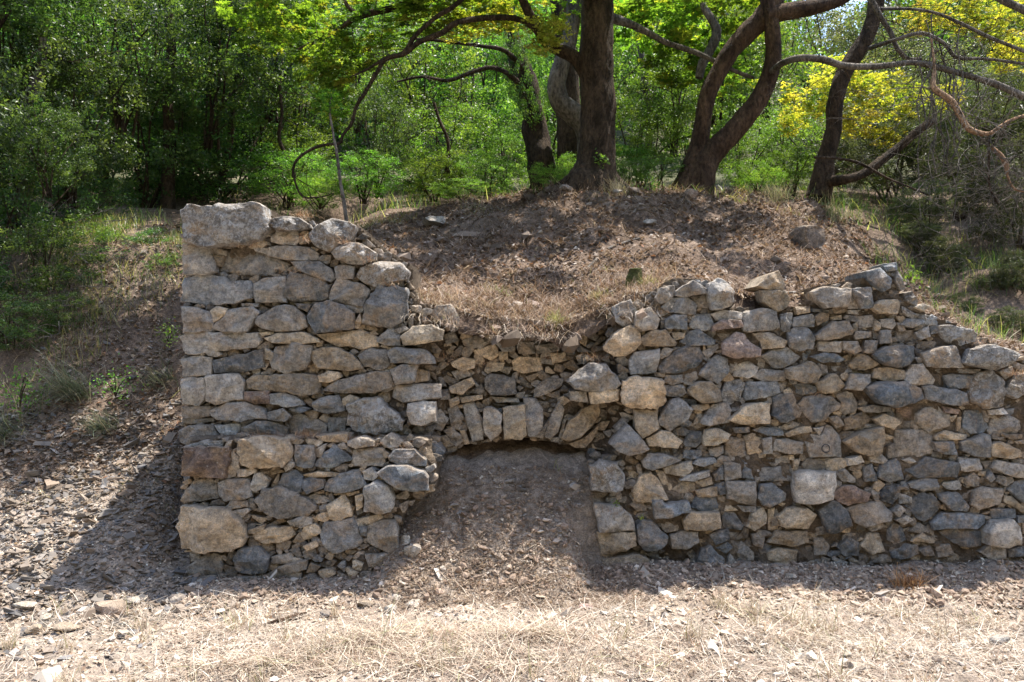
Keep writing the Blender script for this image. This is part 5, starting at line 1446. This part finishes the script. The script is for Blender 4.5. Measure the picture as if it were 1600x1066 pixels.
b5 = ppath(11, (955, 28, 16), (985, 38, 14), (1010, 50, 11), (1040, 66, 10), (1075, 78, 9), (1110, 92, 8), (1150, 112, 7), (1178, 122, 5)); limb('branch', t1, M_barkg, [b5], 8, .1, 9)
limb('twigs', t1, M_bark, side_twigs(b2, np.random.default_rng(1), 16, .55, .006, depth=1) + side_twigs(b3, np.random.default_rng(2), 10, .5, .006, depth=1) + side_twigs(b4, np.random.default_rng(3), 10, .5, .006, depth=1), 5, 0, 0, 2)
for a in ((520, 100, 10.3, .55, .32), (600, 30, 10.6, .7, .35), (480, 60, 10.8, .6, .35), (700, 10, 10.2, .7, .3), (430, 20, 11, .7, .4), (520, 160, 10.6, .3, .2)): spray(t1, 'plane', *a)
for a in ((845, 55, 10.0, .34, .26), (870, 45, 10.1, .25, .2), (740, 35, 10.6, .6, .22), (800, 15, 10.6, .5, .25)): spray(t1, 'gold', *a)
for a in ((950, 5, 11.5, .8, .35), (1040, 20, 11.6, .8, .4)): spray(t1, 'plane', *a)

t2 = tree('plane_tree', P(1088, 275, 10.9), 'forked reddish-brown tree whose two leaning trunks part at the ground')
limb('trunk', t2, M_barkr, [ppath(10.9, (1066, 360, 86.4), (1076, 305, 59.4), (1084, 268, 41.4), (1092, 232, 29.7), (1098, 190, 25.2), (1106, 150, 25.2), (1124, 112, 25.2), (1145, 76, 27.0), (1172, 48, 31.5), (1196, 24, 33.3), (1212, -20, 32.4), (1235, -200, 27.0))], 34, .08, 11, 12)
limb('trunk', t2, M_barkr, [ppath(10.8, (1084, 345, 63.0), (1092, 290, 48.6), (1108, 246, 36.0), (1140, 212, 32.4), (1170, 178, 30.6), (1195, 138, 28.8), (1207, 95, 25.2), (1207, 50, 23.4), (1200, 5, 21.6), (1196, -60, 19.8), (1190, -260, 16.2))], 34, .08, 12, 12)
limb('branch', t2, M_barkr, [ppath(10.8, (1196, 26, 30), (1230, 18, 26), (1270, 12, 24), (1312, 0, 20), (1350, -30, 16))], 12, .08, 13)
limb('branch', t2, M_barkg, [ppath(11.2, (1092, 122, 13), (1098, 98, 14), (1112, 74, 15), (1120, 48, 15), (1108, 24, 12), (1098, 4, 10), (1106, -30, 10))], 10, .1, 14)
b6 = ppath(9.9, (1206, 112, 10, 10.7), (1224, 98, 11, 10.4), (1250, 91, 11), (1285, 93, 12), (1320, 103, 11), (1370, 104, 10), (1425, 98, 9), (1460, 104, 10), (1500, 115, 9), (1545, 128, 10), (1580, 142, 11), (1640, 172, 12))
limb('branch', t2, M_barkg, [b6], 10, .08, 15)
limb('twigs', t2, M_bark, side_twigs(b6, np.random.default_rng(5), 26, .7, .007, depth=2), 5, 0, 0, 2)
for a in ((1270, 150, 11.8, .48, .32), (1360, 135, 11.8, .45, .30), (1300, 115, 12.0, .4, .2), (1410, 155, 11.6, .35, .3), (1340, 190, 12, .4, .25), (1390, 215, 11.8, .30, .18), (1240, 190, 12.4, .3, .22)): spray(t2, 'gold', *a)
for a in ((1160, 10, 11.8, .7, .4), (1130, 110, 12.2, .6, .4), (1060, 95, 12.3, .6, .4)): spray(t2, 'plane', *a)
for a in ((1480, 150, 11.6, .3, .2), (1500, 20, 11, .5, .28), (1570, 30, 10.6, .5, .3), (1440, 30, 11.5, .35, .25), (1590, 90, 11, .35, .22)): spray(t2, 'gold', *a)

t3 = tree('plane_tree', P(1288, 292, 10.9), 'slim leaning dark tree at the right with a long low limb from its foot')
limb('trunk', t3, M_bark, [ppath(10.9, (1278, 310, 40), (1286, 282, 34), (1290, 250, 27), (1302, 205, 24), (1304, 165, 24), (1316, 122, 24), (1338, 84, 26), (1358, 50, 22), (1368, 12, 22), (1378, -60, 22), (1400, -260, 16))], 28, .09, 21, 10)
b7 = ppath(10.6, (1286, 284, 22, 10.9), (1318, 281, 16), (1350, 271, 14), (1384, 246, 13), (1410, 226, 12), (1436, 204, 12), (1460, 188, 11)); limb('limb', t3, M_bark, [b7], 10, .1, 22)
b8 = ppath(10.3, (1272, 246, 4), (1310, 248, 4), (1345, 256, 5), (1385, 278, 4), (1420, 292, 3), (1450, 305, 3)); limb('branch', t3, M_bark, [b8], 7, .1, 23)
b9 = ppath(10.2, (1352, -20, 10), (1372, 20, 9), (1392, 52, 8), (1402, 76, 7), (1420, 92, 6), (1440, 92, 5)); limb('branch', t3, M_barkg, [b9], 8, .1, 24)
b10 = ppath(10, (1372, 14, 6, 10.6), (1420, 14, 5), (1460, 20, 5), (1500, 36, 6), (1545, 58, 6), (1590, 76, 6), (1640, 96, 6)); limb('branch', t3, M_barkg, [b10], 8, .1, 25)
b11 = ppath(10, (1360, 75, 8, 10.6), (1400, 62, 6), (1440, 52, 6), (1475, 68, 6), (1495, 90, 6), (1540, 92, 5), (1600, 100, 5)); limb('branch', t3, M_barkg, [b11], 8, .1, 26)
b12 = ppath(9.8, (1545, -15, 14), (1575, 4, 13), (1610, 20, 13), (1650, 34, 13)); limb('branch', t3, M_barkg, [b12], 8, .1, 27)
limb('twigs', t3, M_bark, side_twigs(b7, np.random.default_rng(6), 12, .5, .006) + side_twigs(b9, np.random.default_rng(7), 14, .6, .006) + side_twigs(b10, np.random.default_rng(8), 20, .6, .006) + side_twigs(b11, np.random.default_rng(9), 18, .6, .006) + side_twigs(b8, np.random.default_rng(19), 8, .3, .004), 5, 0, 0, 2)

t4 = tree('bent_tree', P(905, 290, 11.5), 'crooked grey tree that bends left out from behind the big straight trunk')
limb('trunk', t4, M_barkg, [ppath(11.5, (930, 300, 34), (918, 240, 32), (912, 200, 30), (896, 178, 33), (876, 160, 31), (869, 132, 28), (878, 98, 26), (888, 70, 24), (894, 40, 24), (898, 0, 24), (900, -80, 22), (900, -240, 24))], 14, .1, 31, 6)
t5 = tree('ivy_tree', P(845, 270, 13), 'dark ivy-covered trunk in the shade left of the crooked grey tree')
limb('trunk', t5, M_bark, [ppath(13, (850, 300, 46), (845, 240, 38), (832, 180, 34), (822, 130, 34), (808, 90, 30), (798, 50, 26), (790, 0, 22), (770, -100, 18))], 12, .25, 32, 6)
b13 = ppath(12.6, (826, 150, 12, 13), (800, 120, 8), (770, 106, 7), (740, 112, 6), (700, 126, 6), (660, 120, 4), (620, 128, 3)); limb('branch', t5, M_bark, [b13], 7, .1, 33)
b14 = ppath(12.4, (820, 110, 10, 13), (790, 80, 7), (750, 72, 6), (690, 64, 5), (640, 60, 3)); limb('branch', t5, M_bark, [b14], 7, .1, 34)
limb('twigs', t5, M_bark, side_twigs(b13, np.random.default_rng(10), 10, .6, .008) + side_twigs(b14, np.random.default_rng(11), 8, .6, .008), 5, 0, 0, 2)
spray(t5, 'bush', 820, 120, 12.8, .35, .9)
t6 = tree('oak_tree', P(262, 345, 12), 'straight slender dark trunk standing in the left thicket')
limb('trunk', t6, M_bark, [ppath(12, (262, 380, 30), (262, 300, 22), (265, 220, 18), (262, 150, 17), (268, 80, 15), (262, 0, 14), (262, -100, 12))], 12, .1, 35)
t7 = tree('sapling', P(541, 340, 8.9), 'thin pale-stemmed sapling rising behind the wall top left of centre')
limb('stem', t7, M_barkg, [ppath(8.9, (542, 352, 6), (538, 320, 6), (532, 285, 5), (527, 245, 5), (520, 205, 4), (515, 170, 3), (522, 140, 2))], 7, .05, 36)
spray(t7, 'plane', 512, 160, 8.9, .16, .14)
for k, (a, b_, Y, w_) in enumerate((((30, 330), (60, 60), 9.6, 26), ((100, 340), (95, 20), 11, 18), ((340, 330), (390, 20), 13, 14), ((735, 290), (668, 160), 12, 8), ((180, 350), (160, 60), 12, 14), ((455, 310), (440, 90), 12.5, 8), ((1015, 130), (1000, -20), 13, 13))):
    lab = ['pale forked trunk at the far left edge of the thicket', 'thin dark trunk second from the left edge', 'thin leaning trunk right of the straight slender one', 'slim dark bent stem in the scrub left of the ivy-covered trunk',
           'thin dark stem between the two left-hand trunks in the thicket', 'wiry dark stem behind the drooping branch', 'pale grey slanting trunk just right of the big straight tree'][k]
    t = tree('thicket_trunk', P(a[0], a[1] + 30, Y), lab)
    r_ = np.random.default_rng(60 + k); pts = []
    for i in range(7):
        u = i / 6; pts.append((a[0] * (1 - u) + b_[0] * u + r_.normal(0, 7), a[1] + 40 - (a[1] + 40 - b_[1]) * u, w_ * (1 - .5 * u)))
    pth = ppath(Y, *pts); limb('trunk', t, M_barkg if k in (0, 6) else M_bark, [pth], 8, .12, 61 + k)
    limb('twigs', t, M_bark, side_twigs(pth, r_, 12, .9, .009), 5, 0, 0, 2)

# the dead fallen bough and bare grey twigs at the right
t8 = tree('dead_bough', P(1462, 105, 9.0), 'dead orange-barked bough hanging among bare grey twigs at the right edge', 'dead branch')
d1 = ppath(9.0, (1455, 60, 3), (1460, 105, 4), (1458, 135, 9), (1472, 148, 10), (1488, 160, 10), (1500, 180, 10), (1512, 200, 10), (1530, 208, 9), (1548, 208, 6), (1575, 190, 5), (1605, 180, 4), (1640, 176, 4))
d2 = ppath(9.0, (1545, 208, 5), (1545, 240, 4), (1546, 290, 4), (1560, 320, 3)); d3 = ppath(9.0, (1548, 230, 6), (1562, 242, 8), (1572, 258, 9), (1574, 275, 4), (1585, 295, 3), (1605, 300, 3))
limb('bough', t8, M_dead, [d1], 9, .12, 41); limb('bough', t8, M_dead, [d3], 8, .12, 42); limb('branch', t8, M_bark, [d2], 6, .1, 43)
limb('twigs', t8, M_barkg, side_twigs(d1, np.random.default_rng(12), 40, .8, .007, -.35) + side_twigs(d2, np.random.default_rng(13), 26, .7, .006, -.2) + side_twigs(d3, np.random.default_rng(14), 26, .7, .006, -.2), 5, 0, 0, 2)
vines = []
vr = np.random.default_rng(15)
for k in range(16):
    x = vr.uniform(1440, 1500); Y = vr.uniform(9.0, 10.2); y0 = vr.uniform(20, 130); L = vr.uniform(90, 230); pts = []
    for i in range(7): pts.append((x + vr.normal(0, 5), y0 + L * i / 6, vr.uniform(1.2, 2.6)))
    vines.append(ppath(Y, *pts))
tv = tree('hanging_vines', P(1470, 20, 9.6), 'bare grey vines hanging straight down beside the dead bough', 'vines')
limb('vines', tv, M_barkg, vines, 5, 0, 0, 2)
# thicket of bare twigs on the right bank
bt = []
for k in range(80):
    x = vr.uniform(1400, 1640); y = vr.uniform(260, 470); Y = vr.uniform(8.6, 10.6)
    bt += side_twigs(ppath(Y, (x, y, 3), (x + vr.normal(0, 20), y - 40, 2)), vr, 2, .55, .005)
tb = tree('bare_thicket', P(1520, 400, 9.5), 'tangle of bare grey twigs on the bank above the sloping wall end', 'dead shrub')
limb('twigs', tb, M_barkg, bt, 4, 0, 0, 2)
bt = []
for k in range(24):
    x = vr.uniform(-20, 280); y = vr.uniform(330, 560); Y = 8.8 - (y - 330) / 230 * 1.3
    bt += side_twigs(ppath(Y, (x, y, 3), (x + vr.normal(0, 20), y - 30, 2)), vr, 2, .5, .005)
tb = tree('bare_scrub', P(130, 450, 8.2), 'thin dead stems sticking out of the scrubby slope left of the wall', 'dead shrub')
limb('twigs', tb, M_barkg, bt, 4, 0, 0, 2)
# canopy above the picture that shades the mound
tc = tree('canopy_tree', (.5, 12.6, 3.6), 'tall plane tree behind the mound whose crown closes over the top of the view')
limb('trunk', tc, M_bark, [([Vector((.9, 13, 3.3)), Vector((.9, 12.8, 6)), Vector((.5, 12.2, 9)), Vector((.2, 11.8, 11))], [.22, .18, .14, .06])], 10, .1, 51)
dap = tuple((q.uniform(-1.8, 4.4), q.uniform(7.9, 9.4), q.uniform(6.1, 6.7), q.uniform(.2, .42), .14) for _ in range(9)) + ((-2.5, 8.6, 6.35, .9, .4), (-3.7, 8.9, 6.5, .8, .4), (-1.9, 9.1, 6.5, .5, .25))  # sprays added out of view to dapple the mound and shade the left slope
for (x, y, z, rx, rz) in dap + ((.3, 9.7, 6.4, .8, .3), (2.2, 9.9, 6.4, .9, .3), (-1.1, 9.7, 6.4, .8, .3),   
    (.9, 9.4, 6.8, .9, .35), (3.0, 9.6, 6.6, .9, .3), (-7.2, 9.6, 6.4, 1.6, 1.2), (-4.6, 12.6, 7.6, 1.4, .7), (-6.4, 12.6, 7.6, 1.2, .6)):
    o = link('foliage', CR['plane' if x > -3 else 'oak'][0], None, tc); o.location = Vector((x, y, z)) - tc.location; o.scale = (rx, rx, rz); o.rotation_euler = (0, 0, q.uniform(0, 6.28))

# ---------------------------------------------------------------- grasses and low green
def gpatch(name, cx, cy, sx, sy, n, L, W, cols, wts, seed, flat=.35, droop=.35, label=None, cat=None, az=None):
    r = np.random.default_rng(seed); X = r.normal(cx, sx, n); Y = r.normal(cy, sy, n)
    me_o = straw(name, X, Y, L, W, seed + 1, cols=cols, wts=wts, flat=flat, droop=droop, lv=.3, az=az, mat=M_straw, kind=None if label else 'stuff')
    if label: tag(me_o, label, cat)
    return me_o
GRN = [(.06, .11, .03), (.10, .16, .05), (.24, .23, .12), (.38, .34, .22)]
def meadow(name, n, x0, x1, y0, y1, f, L, cols, wts, seed, W=.006, flat=.4, droop=.35):
    X, Y = cloud(n, x0, x1, y0, y1, f, seed); return straw(name, X, Y, L, W, seed + 1, cols=cols, wts=wts, flat=flat, droop=droop, lv=.3, mat=M_leaf)
meadow('woodland_grass', 16000, -8, 8, 10.2, 16, lambda x, y: np.clip(.3 + 1.0 * vnoise(x * 1.3, y * 1.3, seed=3), 0, 1), .20, GRN, (3, 3, 2, 1.5), 141, .009)
meadow('slope_grass', 14000, -5.4, -2.5, 6.9, 10.5, lambda x, y: np.clip(-.05 + 1.5 * vnoise(x * 1.6, y * 1.6, seed=31) + .25 * sstep(7.6, 8.8, y), 0, 1), .17, GRN, (3, 2, 3, 3), 143)
meadow('bank_grass', 7000, 4.2, 8, 6.8, 10.8, lambda x, y: np.clip(.4 + .9 * vnoise(x * 1.3, y * 1.3, seed=33), 0, 1), .22, GRN, (4, 2, 2, 1), 145)
meadow('crest_grass', 8000, -2.0, 4.2, 9.6, 10.6, lambda x, y: np.clip(.1 + 1.3 * vnoise(x * 2.1, y * 2.1, seed=35), 0, 1), .13, GRN + [(.2, .14, .1)], (1.5, 1.5, 3, 4, 3), 147, flat=.8)
def gpx(px, py, Y): return (px - 800) / FPX * Y, Y
for k, (px, Y, n, s, L, lab) in enumerate(((118, 7.45, 420, .09, .42, 'long grey-green grass tussock drooping down the slope left of the wall'), (165, 7.1, 200, .07, .25, 'small pale grass tussock below the long drooping one'),
      (4, 7.0, 300, .12, .34, 'grass tussock cut by the left edge of the view'), (250, 7.6, 200, .08, .2, 'low grass tuft close against the left side of the wall'))):
    x, y = gpx(px, 0, Y); gpatch('grass_tussock', x, y, s, s * .6, n, L, .006, [(.13, .18, .11), (.22, .26, .17), (.42, .39, .28)], (3, 3, 2), 150 + 3 * k, 1.05, .35, lab, 'grass tussock', az=-1.9)
for k, (px, Y, n, s, L, cols, lab) in enumerate(((1420, 5.86, 260, .06, .15, [(.42, .24, .11), (.50, .33, .18), (.30, .15, .07)], 'tuft of orange-brown roots at the foot of the right part of the wall'),
      (1300, 10.1, 160, .09, .30, GRN[1:], 'pale grass tuft right of the forked tree'), (965, 10.0, 240, .07, .22, [(.45, .40, .28), (.55, .5, .36)], 'dry white grass tuft at the foot of the big straight trunk'),
      (1215, 10.2, 260, .08, .26, [(.40, .36, .24), (.30, .32, .16)], 'dry grass tuft left of the slim leaning tree'), (1010, 6.62, 120, .035, .09, [(.25, .30, .07), (.42, .36, .14)], 'yellow-green grass tuft beside the mossy stump'),
      (935, 6.62, 120, .04, .09, [(.28, .32, .08), (.42, .36, .14)], 'yellow-green grass tuft left of the mossy stump'), (868, 6.40, 160, .03, .12, [(.28, .32, .10), (.48, .44, .24)], 'pale green grass tuft hanging over the lip above the arch'),
      (780, 7.1, 80, .05, .07, [(.20, .30, .07), (.3, .36, .1)], 'small green tuft in the middle of the dry turf'))):
    x, y = gpx(px, 0, Y)
    gpatch('grass_tuft', x, y, s, s * .6, n, L, .0045, cols, [1] * len(cols), 180 + 3 * k, .6, .4, lab, 'grass tuft')
def weed(px, py, Y, s, lab, n=60, size=.035, cols=MID, name='green_weed'):
    c = P(px, py, Y); r = np.random.default_rng(int(px)); C = r.normal(0, s, (n, 3)) * np.array([1, .6, .8])
    me = leaf_mesh(name, C, None, size * r.uniform(.5, 1.2, n), pick(r, n, cols, [1] * len(cols)) * 1.3, r); me.materials.append(M_leaf)
    t = tag(empty(name, c), lab, 'weed'); lo = link('leaves', me, None, t); lo['kind'] = 'stuff'
    for k in range(3):
        a = Vector(r.normal(0, s * .6, 3)); tubes('stem', [([Vector((0, .01, -s * 1.2)), a * .4, a + Vector((0, 0, s))], [s * .06, s * .05, s * .02])], M_bark, t, (0, 0, 0), 4, 0, 2)
weed(962, 788, 6.05, .016, 'tiny bright weed on the block right of the arch', 40, .018)
weed(1003, 808, 6.1, .012, 'tiny yellow weed under the block right of the arch', 26, .016, YEL)
weed(368, 893, 6.02, .035, 'small weed growing from the foot of the left pillar', 60, .018)
weed(938, 248, 10.1, .06, 'young green shoot in front of the big straight trunk', 60, .06)
weed(180, 600, 7.2, .10, 'low green weed on the dry slope beside the wall', 240, .03)
weed(262, 520, 7.4, .07, 'little leafy weed close to the left side of the wall', 160, .028)
weed(765, 300, 10.6, .09, 'bright green weed on the crest left of the big trunk', 130, .05, MID[:2] + YEL[:1])
weed(1018, 285, 10.1, .07, 'green weed on the crest right of the big trunk', 110, .045)
weed(30, 610, 7.1, .12, 'bright weed at the left edge of the slope', 260, .035, MID)
weed(1423, 432, 6.9, .05, 'bright leaves by the top of the sloping wall end', 80, .035, MID)

# ---------------------------------------------------------------- loose stones, sticks, stump
def loose(px, py, w_px, h_px, Y, c, label, depth=None, rot=0, seed=0, lich=.1, name='loose_stone', ang=0, pw=.55):
    r = np.random.default_rng(seed); B = np.repeat(ICO_V[None], 1, 0)[0]
    # subdivide once for a rounder block
    V = [tuple(v) for v in B]; F = []; mid = {}
    def m_(a, b):
        k = (min(a, b), max(a, b))
        if k not in mid: V.append(tuple((np.array(V[a]) + np.array(V[b])) / 2 / np.linalg.norm((np.array(V[a]) + np.array(V[b])) / 2))); mid[k] = len(V) - 1
        return mid[k]
    Fs = [tuple(f) for f in ICO_F]
    for _ in range(2):
        F = []; mid = {}
        for a, b, c_ in Fs:
            x, y, z = m_(a, b), m_(b, c_), m_(c_, a); F += [(a, x, z), (b, y, x), (c_, z, y), (x, y, z)]
        Fs = F
    V = np.array(V)
    V = np.sign(V) * np.abs(V) ** pw                      # towards a block
    for k in range(11):                                    # broken facets
        d = r.normal(0, 1, 3); d /= np.linalg.norm(d); h = r.uniform(.55, .92); s = V @ d
        V = V - np.clip(s - h, 0, None)[:, None] * d
    sx = w_px / FPX * Y / 2; sz = h_px / FPX * Y / 2; sy = depth / 2 if depth else sx * .75
    V = V / np.abs(V).max(0) * np.array([sx, sy, sz])
    V += fbm(V[:, 0] + seed, V[:, 1], V[:, 2], 14, 3, seed)[:, None] * V / np.linalg.norm(V, axis=1, keepdims=True) * .06 * sx
    if ang: 
        c0, s0 = math.cos(ang), math.sin(ang); V = np.stack([V[:, 0] * c0 - V[:, 2] * s0, V[:, 1], V[:, 0] * s0 + V[:, 2] * c0], 1)
    me = npmesh(name, V, np.array(Fs), True, sharp=32)
    P0 = P(px, py, Y); zg = float(surf_z(P0.x, P0.y)); z = max(min(P0.z, zg + sz * .9), zg + sz * .2)
    o = link(name, me, M_stone, None, (P0.x, P0.y, z)); o.color = (*c, lich); o.rotation_euler = (0, 0, rot); tag(o, label, 'stone'); return o
def gY(py): return CAMH * FPX / (py - 533)
W_ = (.50, .46, .40); TN = (.38, .30, .22); GY = (.24, .23, .22); BRN = (.27, .19, .14)
loose(172, 950, 50, 22, 5.35, (.36, .27, .21), 'flat tan slab lying below the dark shadow left of the wall', .26, .3, 1)
loose(209, 932, 26, 13, 5.5, W_, 'small white stone on the upper edge of the flat tan slab', None, 0, 2, .3)
loose(279, 942, 27, 18, 5.6, (.33, .29, .26), 'rounded grey-pink stone against the foot of the left pillar', None, .5, 3, .1, ang=.5)
loose(252, 946, 22, 16, 5.6, GY, 'dark grey stone beside the rounded one at the pillar foot', None, .2, 4)
loose(40, 940, 36, 12, 5.4, W_, 'long pale stone near the left edge', None, .1, 5)
loose(73, 955, 22, 15, 5.25, W_, 'pale squarish stone right of the long pale one', None, .6, 6)
loose(50, 985, 28, 16, 5.0, TN, 'pale tan stone below the two pale ones at the left edge', None, .3, 7)
loose(106, 985, 42, 14, 5.0, TN, 'long tan stone lying on the straw at the left', None, .1, 8)
loose(240, 1058, 26, 13, 4.35, W_, 'thin white stone at the bottom edge of the straw, left', None, .3, 9)
loose(645, 880, 27, 25, 5.85, W_, 'pale angular stone in the sunlit patch of the arch floor', None, .2, 10, .2)
loose(645, 948, 25, 17, 5.45, W_, 'pale blocky stone on the straw below the arch', None, .5, 11)
loose(611, 956, 21, 22, 5.38, W_, 'round pale stone left of the pale blocky one', None, .5, 12)
loose(571, 934, 26, 10, 5.5, (.30, .24, .18), 'flat brown stone shading a hollow in front of the wall', None, 0, 13)
loose(509, 956, 17, 13, 5.38, (.20, .19, .19), 'small dark stone on the straw below the left pillar', None, 0, 14)
loose(635, 852, 18, 14, 5.95, W_, 'small whitish stone at the left rim of the arch floor', None, 0, 15)
loose(1340, 1049, 40, 22, 4.42, (.42, .35, .28), 'tan brick-shaped stone at the bottom right', None, -.25, 16, .05, 'loose_stone', -.12)
loose(1326, 1026, 22, 12, 4.62, W_, 'white-topped stone just behind the brick-shaped one', None, .2, 17)
loose(1386, 931, 17, 12, 5.6, (.40, .30, .25), 'small pinkish stone on the lit soil near the orange root tuft', None, 0, 18)
loose(1461, 1033, 20, 12, 4.55, (.16, .13, .12), 'small dark brown stone at the lower right', None, 0, 19)
loose(1560, 1003, 34, 20, 4.85, (.42, .40, .37), 'pale grey stone near the right edge of the straw', None, .2, 20)
loose(1503, 1008, 22, 12, 4.8, W_, 'whitish stone left of the pale grey one', None, .2, 21)
loose(916, 953, 22, 9, 5.4, (.42, .26, .26), 'small pink stone on the straw right of the arch', None, .2, 22, 0)
loose(682, 318, 44, 18, 9.6, (.33, .31, .28), 'pale grey rock at the back left of the mound', None, 0, 23, .5)
loose(1080, 302, 22, 22, 10.0, BRN, 'upright brown rock below the forked tree', None, 0, 24)
loose(1266, 374, 56, 46, 8.4, (.15, .12, .095), 'dark blocky rock half buried in the back of the mound', .32, .35, 25, .1, 'loose_stone', .15, .22)
loose(1018, 348, 26, 10, 8.6, (.42, .38, .33), 'pale flat stone in the middle of the bare mound', None, .3, 26)
loose(1235, 422, 26, 6, 6.7, (.24, .24, .23), 'thin grey slate lying on the wall top behind the upright ochre rock', None, .2, 27)
loose(1307, 432, 26, 9, 6.5, (.30, .27, .24), 'small grey stone on the soil above the long brown block', None, .2, 28)
loose(965, 268, 14, 10, 9.9, (.35, .3, .26), 'small stone at the right foot of the big trunk', None, 0, 29)
loose(885, 290, 22, 12, 10.0, (.38, .32, .28), 'pale stone on the root of the big trunk', None, 0, 30)
loose(690, 495, 20, 12, 6.5, TN, 'loose ochre stone at the left end of the hanging turf', None, 0, 31)

def stick(name, Y, pts, lab, mat=None):
    zs = []; pth = []; rr = []
    for (px, py, w_) in pts:
        v = P(px, py, Y) if not callable(Y) else P(px, py, Y(py)); v.z = float(surf_z(v.x, v.y)) + w_ / FPX * v.y * .6; pth.append(v); rr.append(w_ / 2 / FPX * v.y)
    o = tubes(name, [(pth, rr)], mat or M_barkr, None, tuple(pth[0]), 8, .12, 4, int(pts[0][0])); o.location = pth[0]; tag(o, lab, 'stick'); return o
def along(Ya, Yb, ya, yb): return lambda py: Ya + (Yb - Ya) * (py - ya) / (yb - ya)
stick('fallen_stick', gY, [(414, 978, 3), (430, 974, 6), (450, 968, 7), (465, 962, 7), (478, 957, 4)], 'short brown stick on the straw below the left pillar')
stick('fallen_stick', along(8.1, 7.5, 364, 390), [(1000, 364, 4), (975, 366, 5), (950, 374, 5), (932, 383, 5), (918, 392, 4)], 'pale curved stick lying on the bare mound', M_barkg)
stick('fallen_stick', along(6.6, 6.9, 416, 412), [(930, 417, 5), (955, 414, 5), (975, 413, 6)], 'short ochre branch leading to the mossy stump')
stick('fallen_stick', gY, [(1600, 925, 3), (1590, 945, 3), (1588, 960, 3), (1600, 975, 3)], 'looped pale twig at the right edge', M_barkg)
M_moss = soil_mat('moss', (.05, .045, .02), (.09, .10, .03), (.16, .18, .04), 3)
sp_ = P(991, 428, 6.75); zz = float(surf_z(sp_.x, sp_.y))
st = tag(empty('tree_stump', (sp_.x, sp_.y, zz)), 'small cut stump covered in dark green moss on the edge of the turf', 'stump')
tubes('stump', [([Vector((0, 0, -.05)), Vector((0, 0, .03)), Vector((.01, 0, .09)), Vector((.01, 0, .13)), Vector((.01, 0, .135))], [.075, .062, .05, .045, .002])], M_moss, st, (0, 0, 0), 14, .2, 3, 5)
# brown roots and dry tufts on the ledge of the left pillar and in the joints
def ledge(name, spots, cols, lab, seed):
    r = np.random.default_rng(seed); VX = []; 
    X = []; Y = []; Z = []
    for (px, py, n, s, Yd) in spots:
        c = P(px, py, Yd); X.append(r.normal(c.x, s, n)); Y.append(r.normal(c.y, .03, n)); Z.append(np.full(n, c.z) + r.normal(0, .008, n))
    X = np.concatenate(X); Y = np.concatenate(Y); Z = np.concatenate(Z); n = len(X)
    me = blades(name, X, Y, Z, .07 * r.uniform(.4, 1.4, n), .0028 * np.ones(n), np.clip(r.normal(1.0, .5, n), 0, 2.4), r.uniform(-3.14, 0, n), pick(r, n, cols, [1] * len(cols)), None, droop=.7, seed=seed)
    return tag(link(name, me, M_straw), kind='stuff')
ledge('dry_roots', [(418, 682, 260, .10, 6.0), (480, 680, 260, .04, 5.98), (540, 685, 200, .09, 6.0), (600, 690, 90, .05, 6.0), (630, 700, 90, .04, 5.98), (390, 385, 60, .05, 6.13), (475, 338, 120, .04, 6.3), (475, 375, 60, .03, 6.15), (540, 380, 50, .04, 6.12), (455, 425, 50, .05, 6.12), (575, 408, 60, .05, 6.12),
   (610, 445, 60, .04, 6.12), (435, 857, 60, .03, 5.98), (400, 812, 40, .03, 5.98), (590, 860, 40, .03, 5.98), (500, 590, 30, .02, 6.12), (640, 700, 60, .03, 6.0), (1270, 618, 30, .05, 6.14), (960, 800, 50, .04, 6.05), (1535, 535, 50, .05, 6.14), (1465, 560, 20, .02, 6.12), (1590, 585, 120, .05, 6.15),
   (1070, 770, 40, .05, 6.1), (1180, 820, 60, .06, 6.1), (1030, 490, 30, .04, 6.14), (700, 560, 50, .06, 6.3), (760, 570, 60, .1, 6.3), (850, 560, 70, .1, 6.3), (930, 560, 120, .07, 6.2)],
   [(.36, .22, .13), (.46, .34, .24), (.28, .15, .09), (.5, .42, .32)], None, 501)
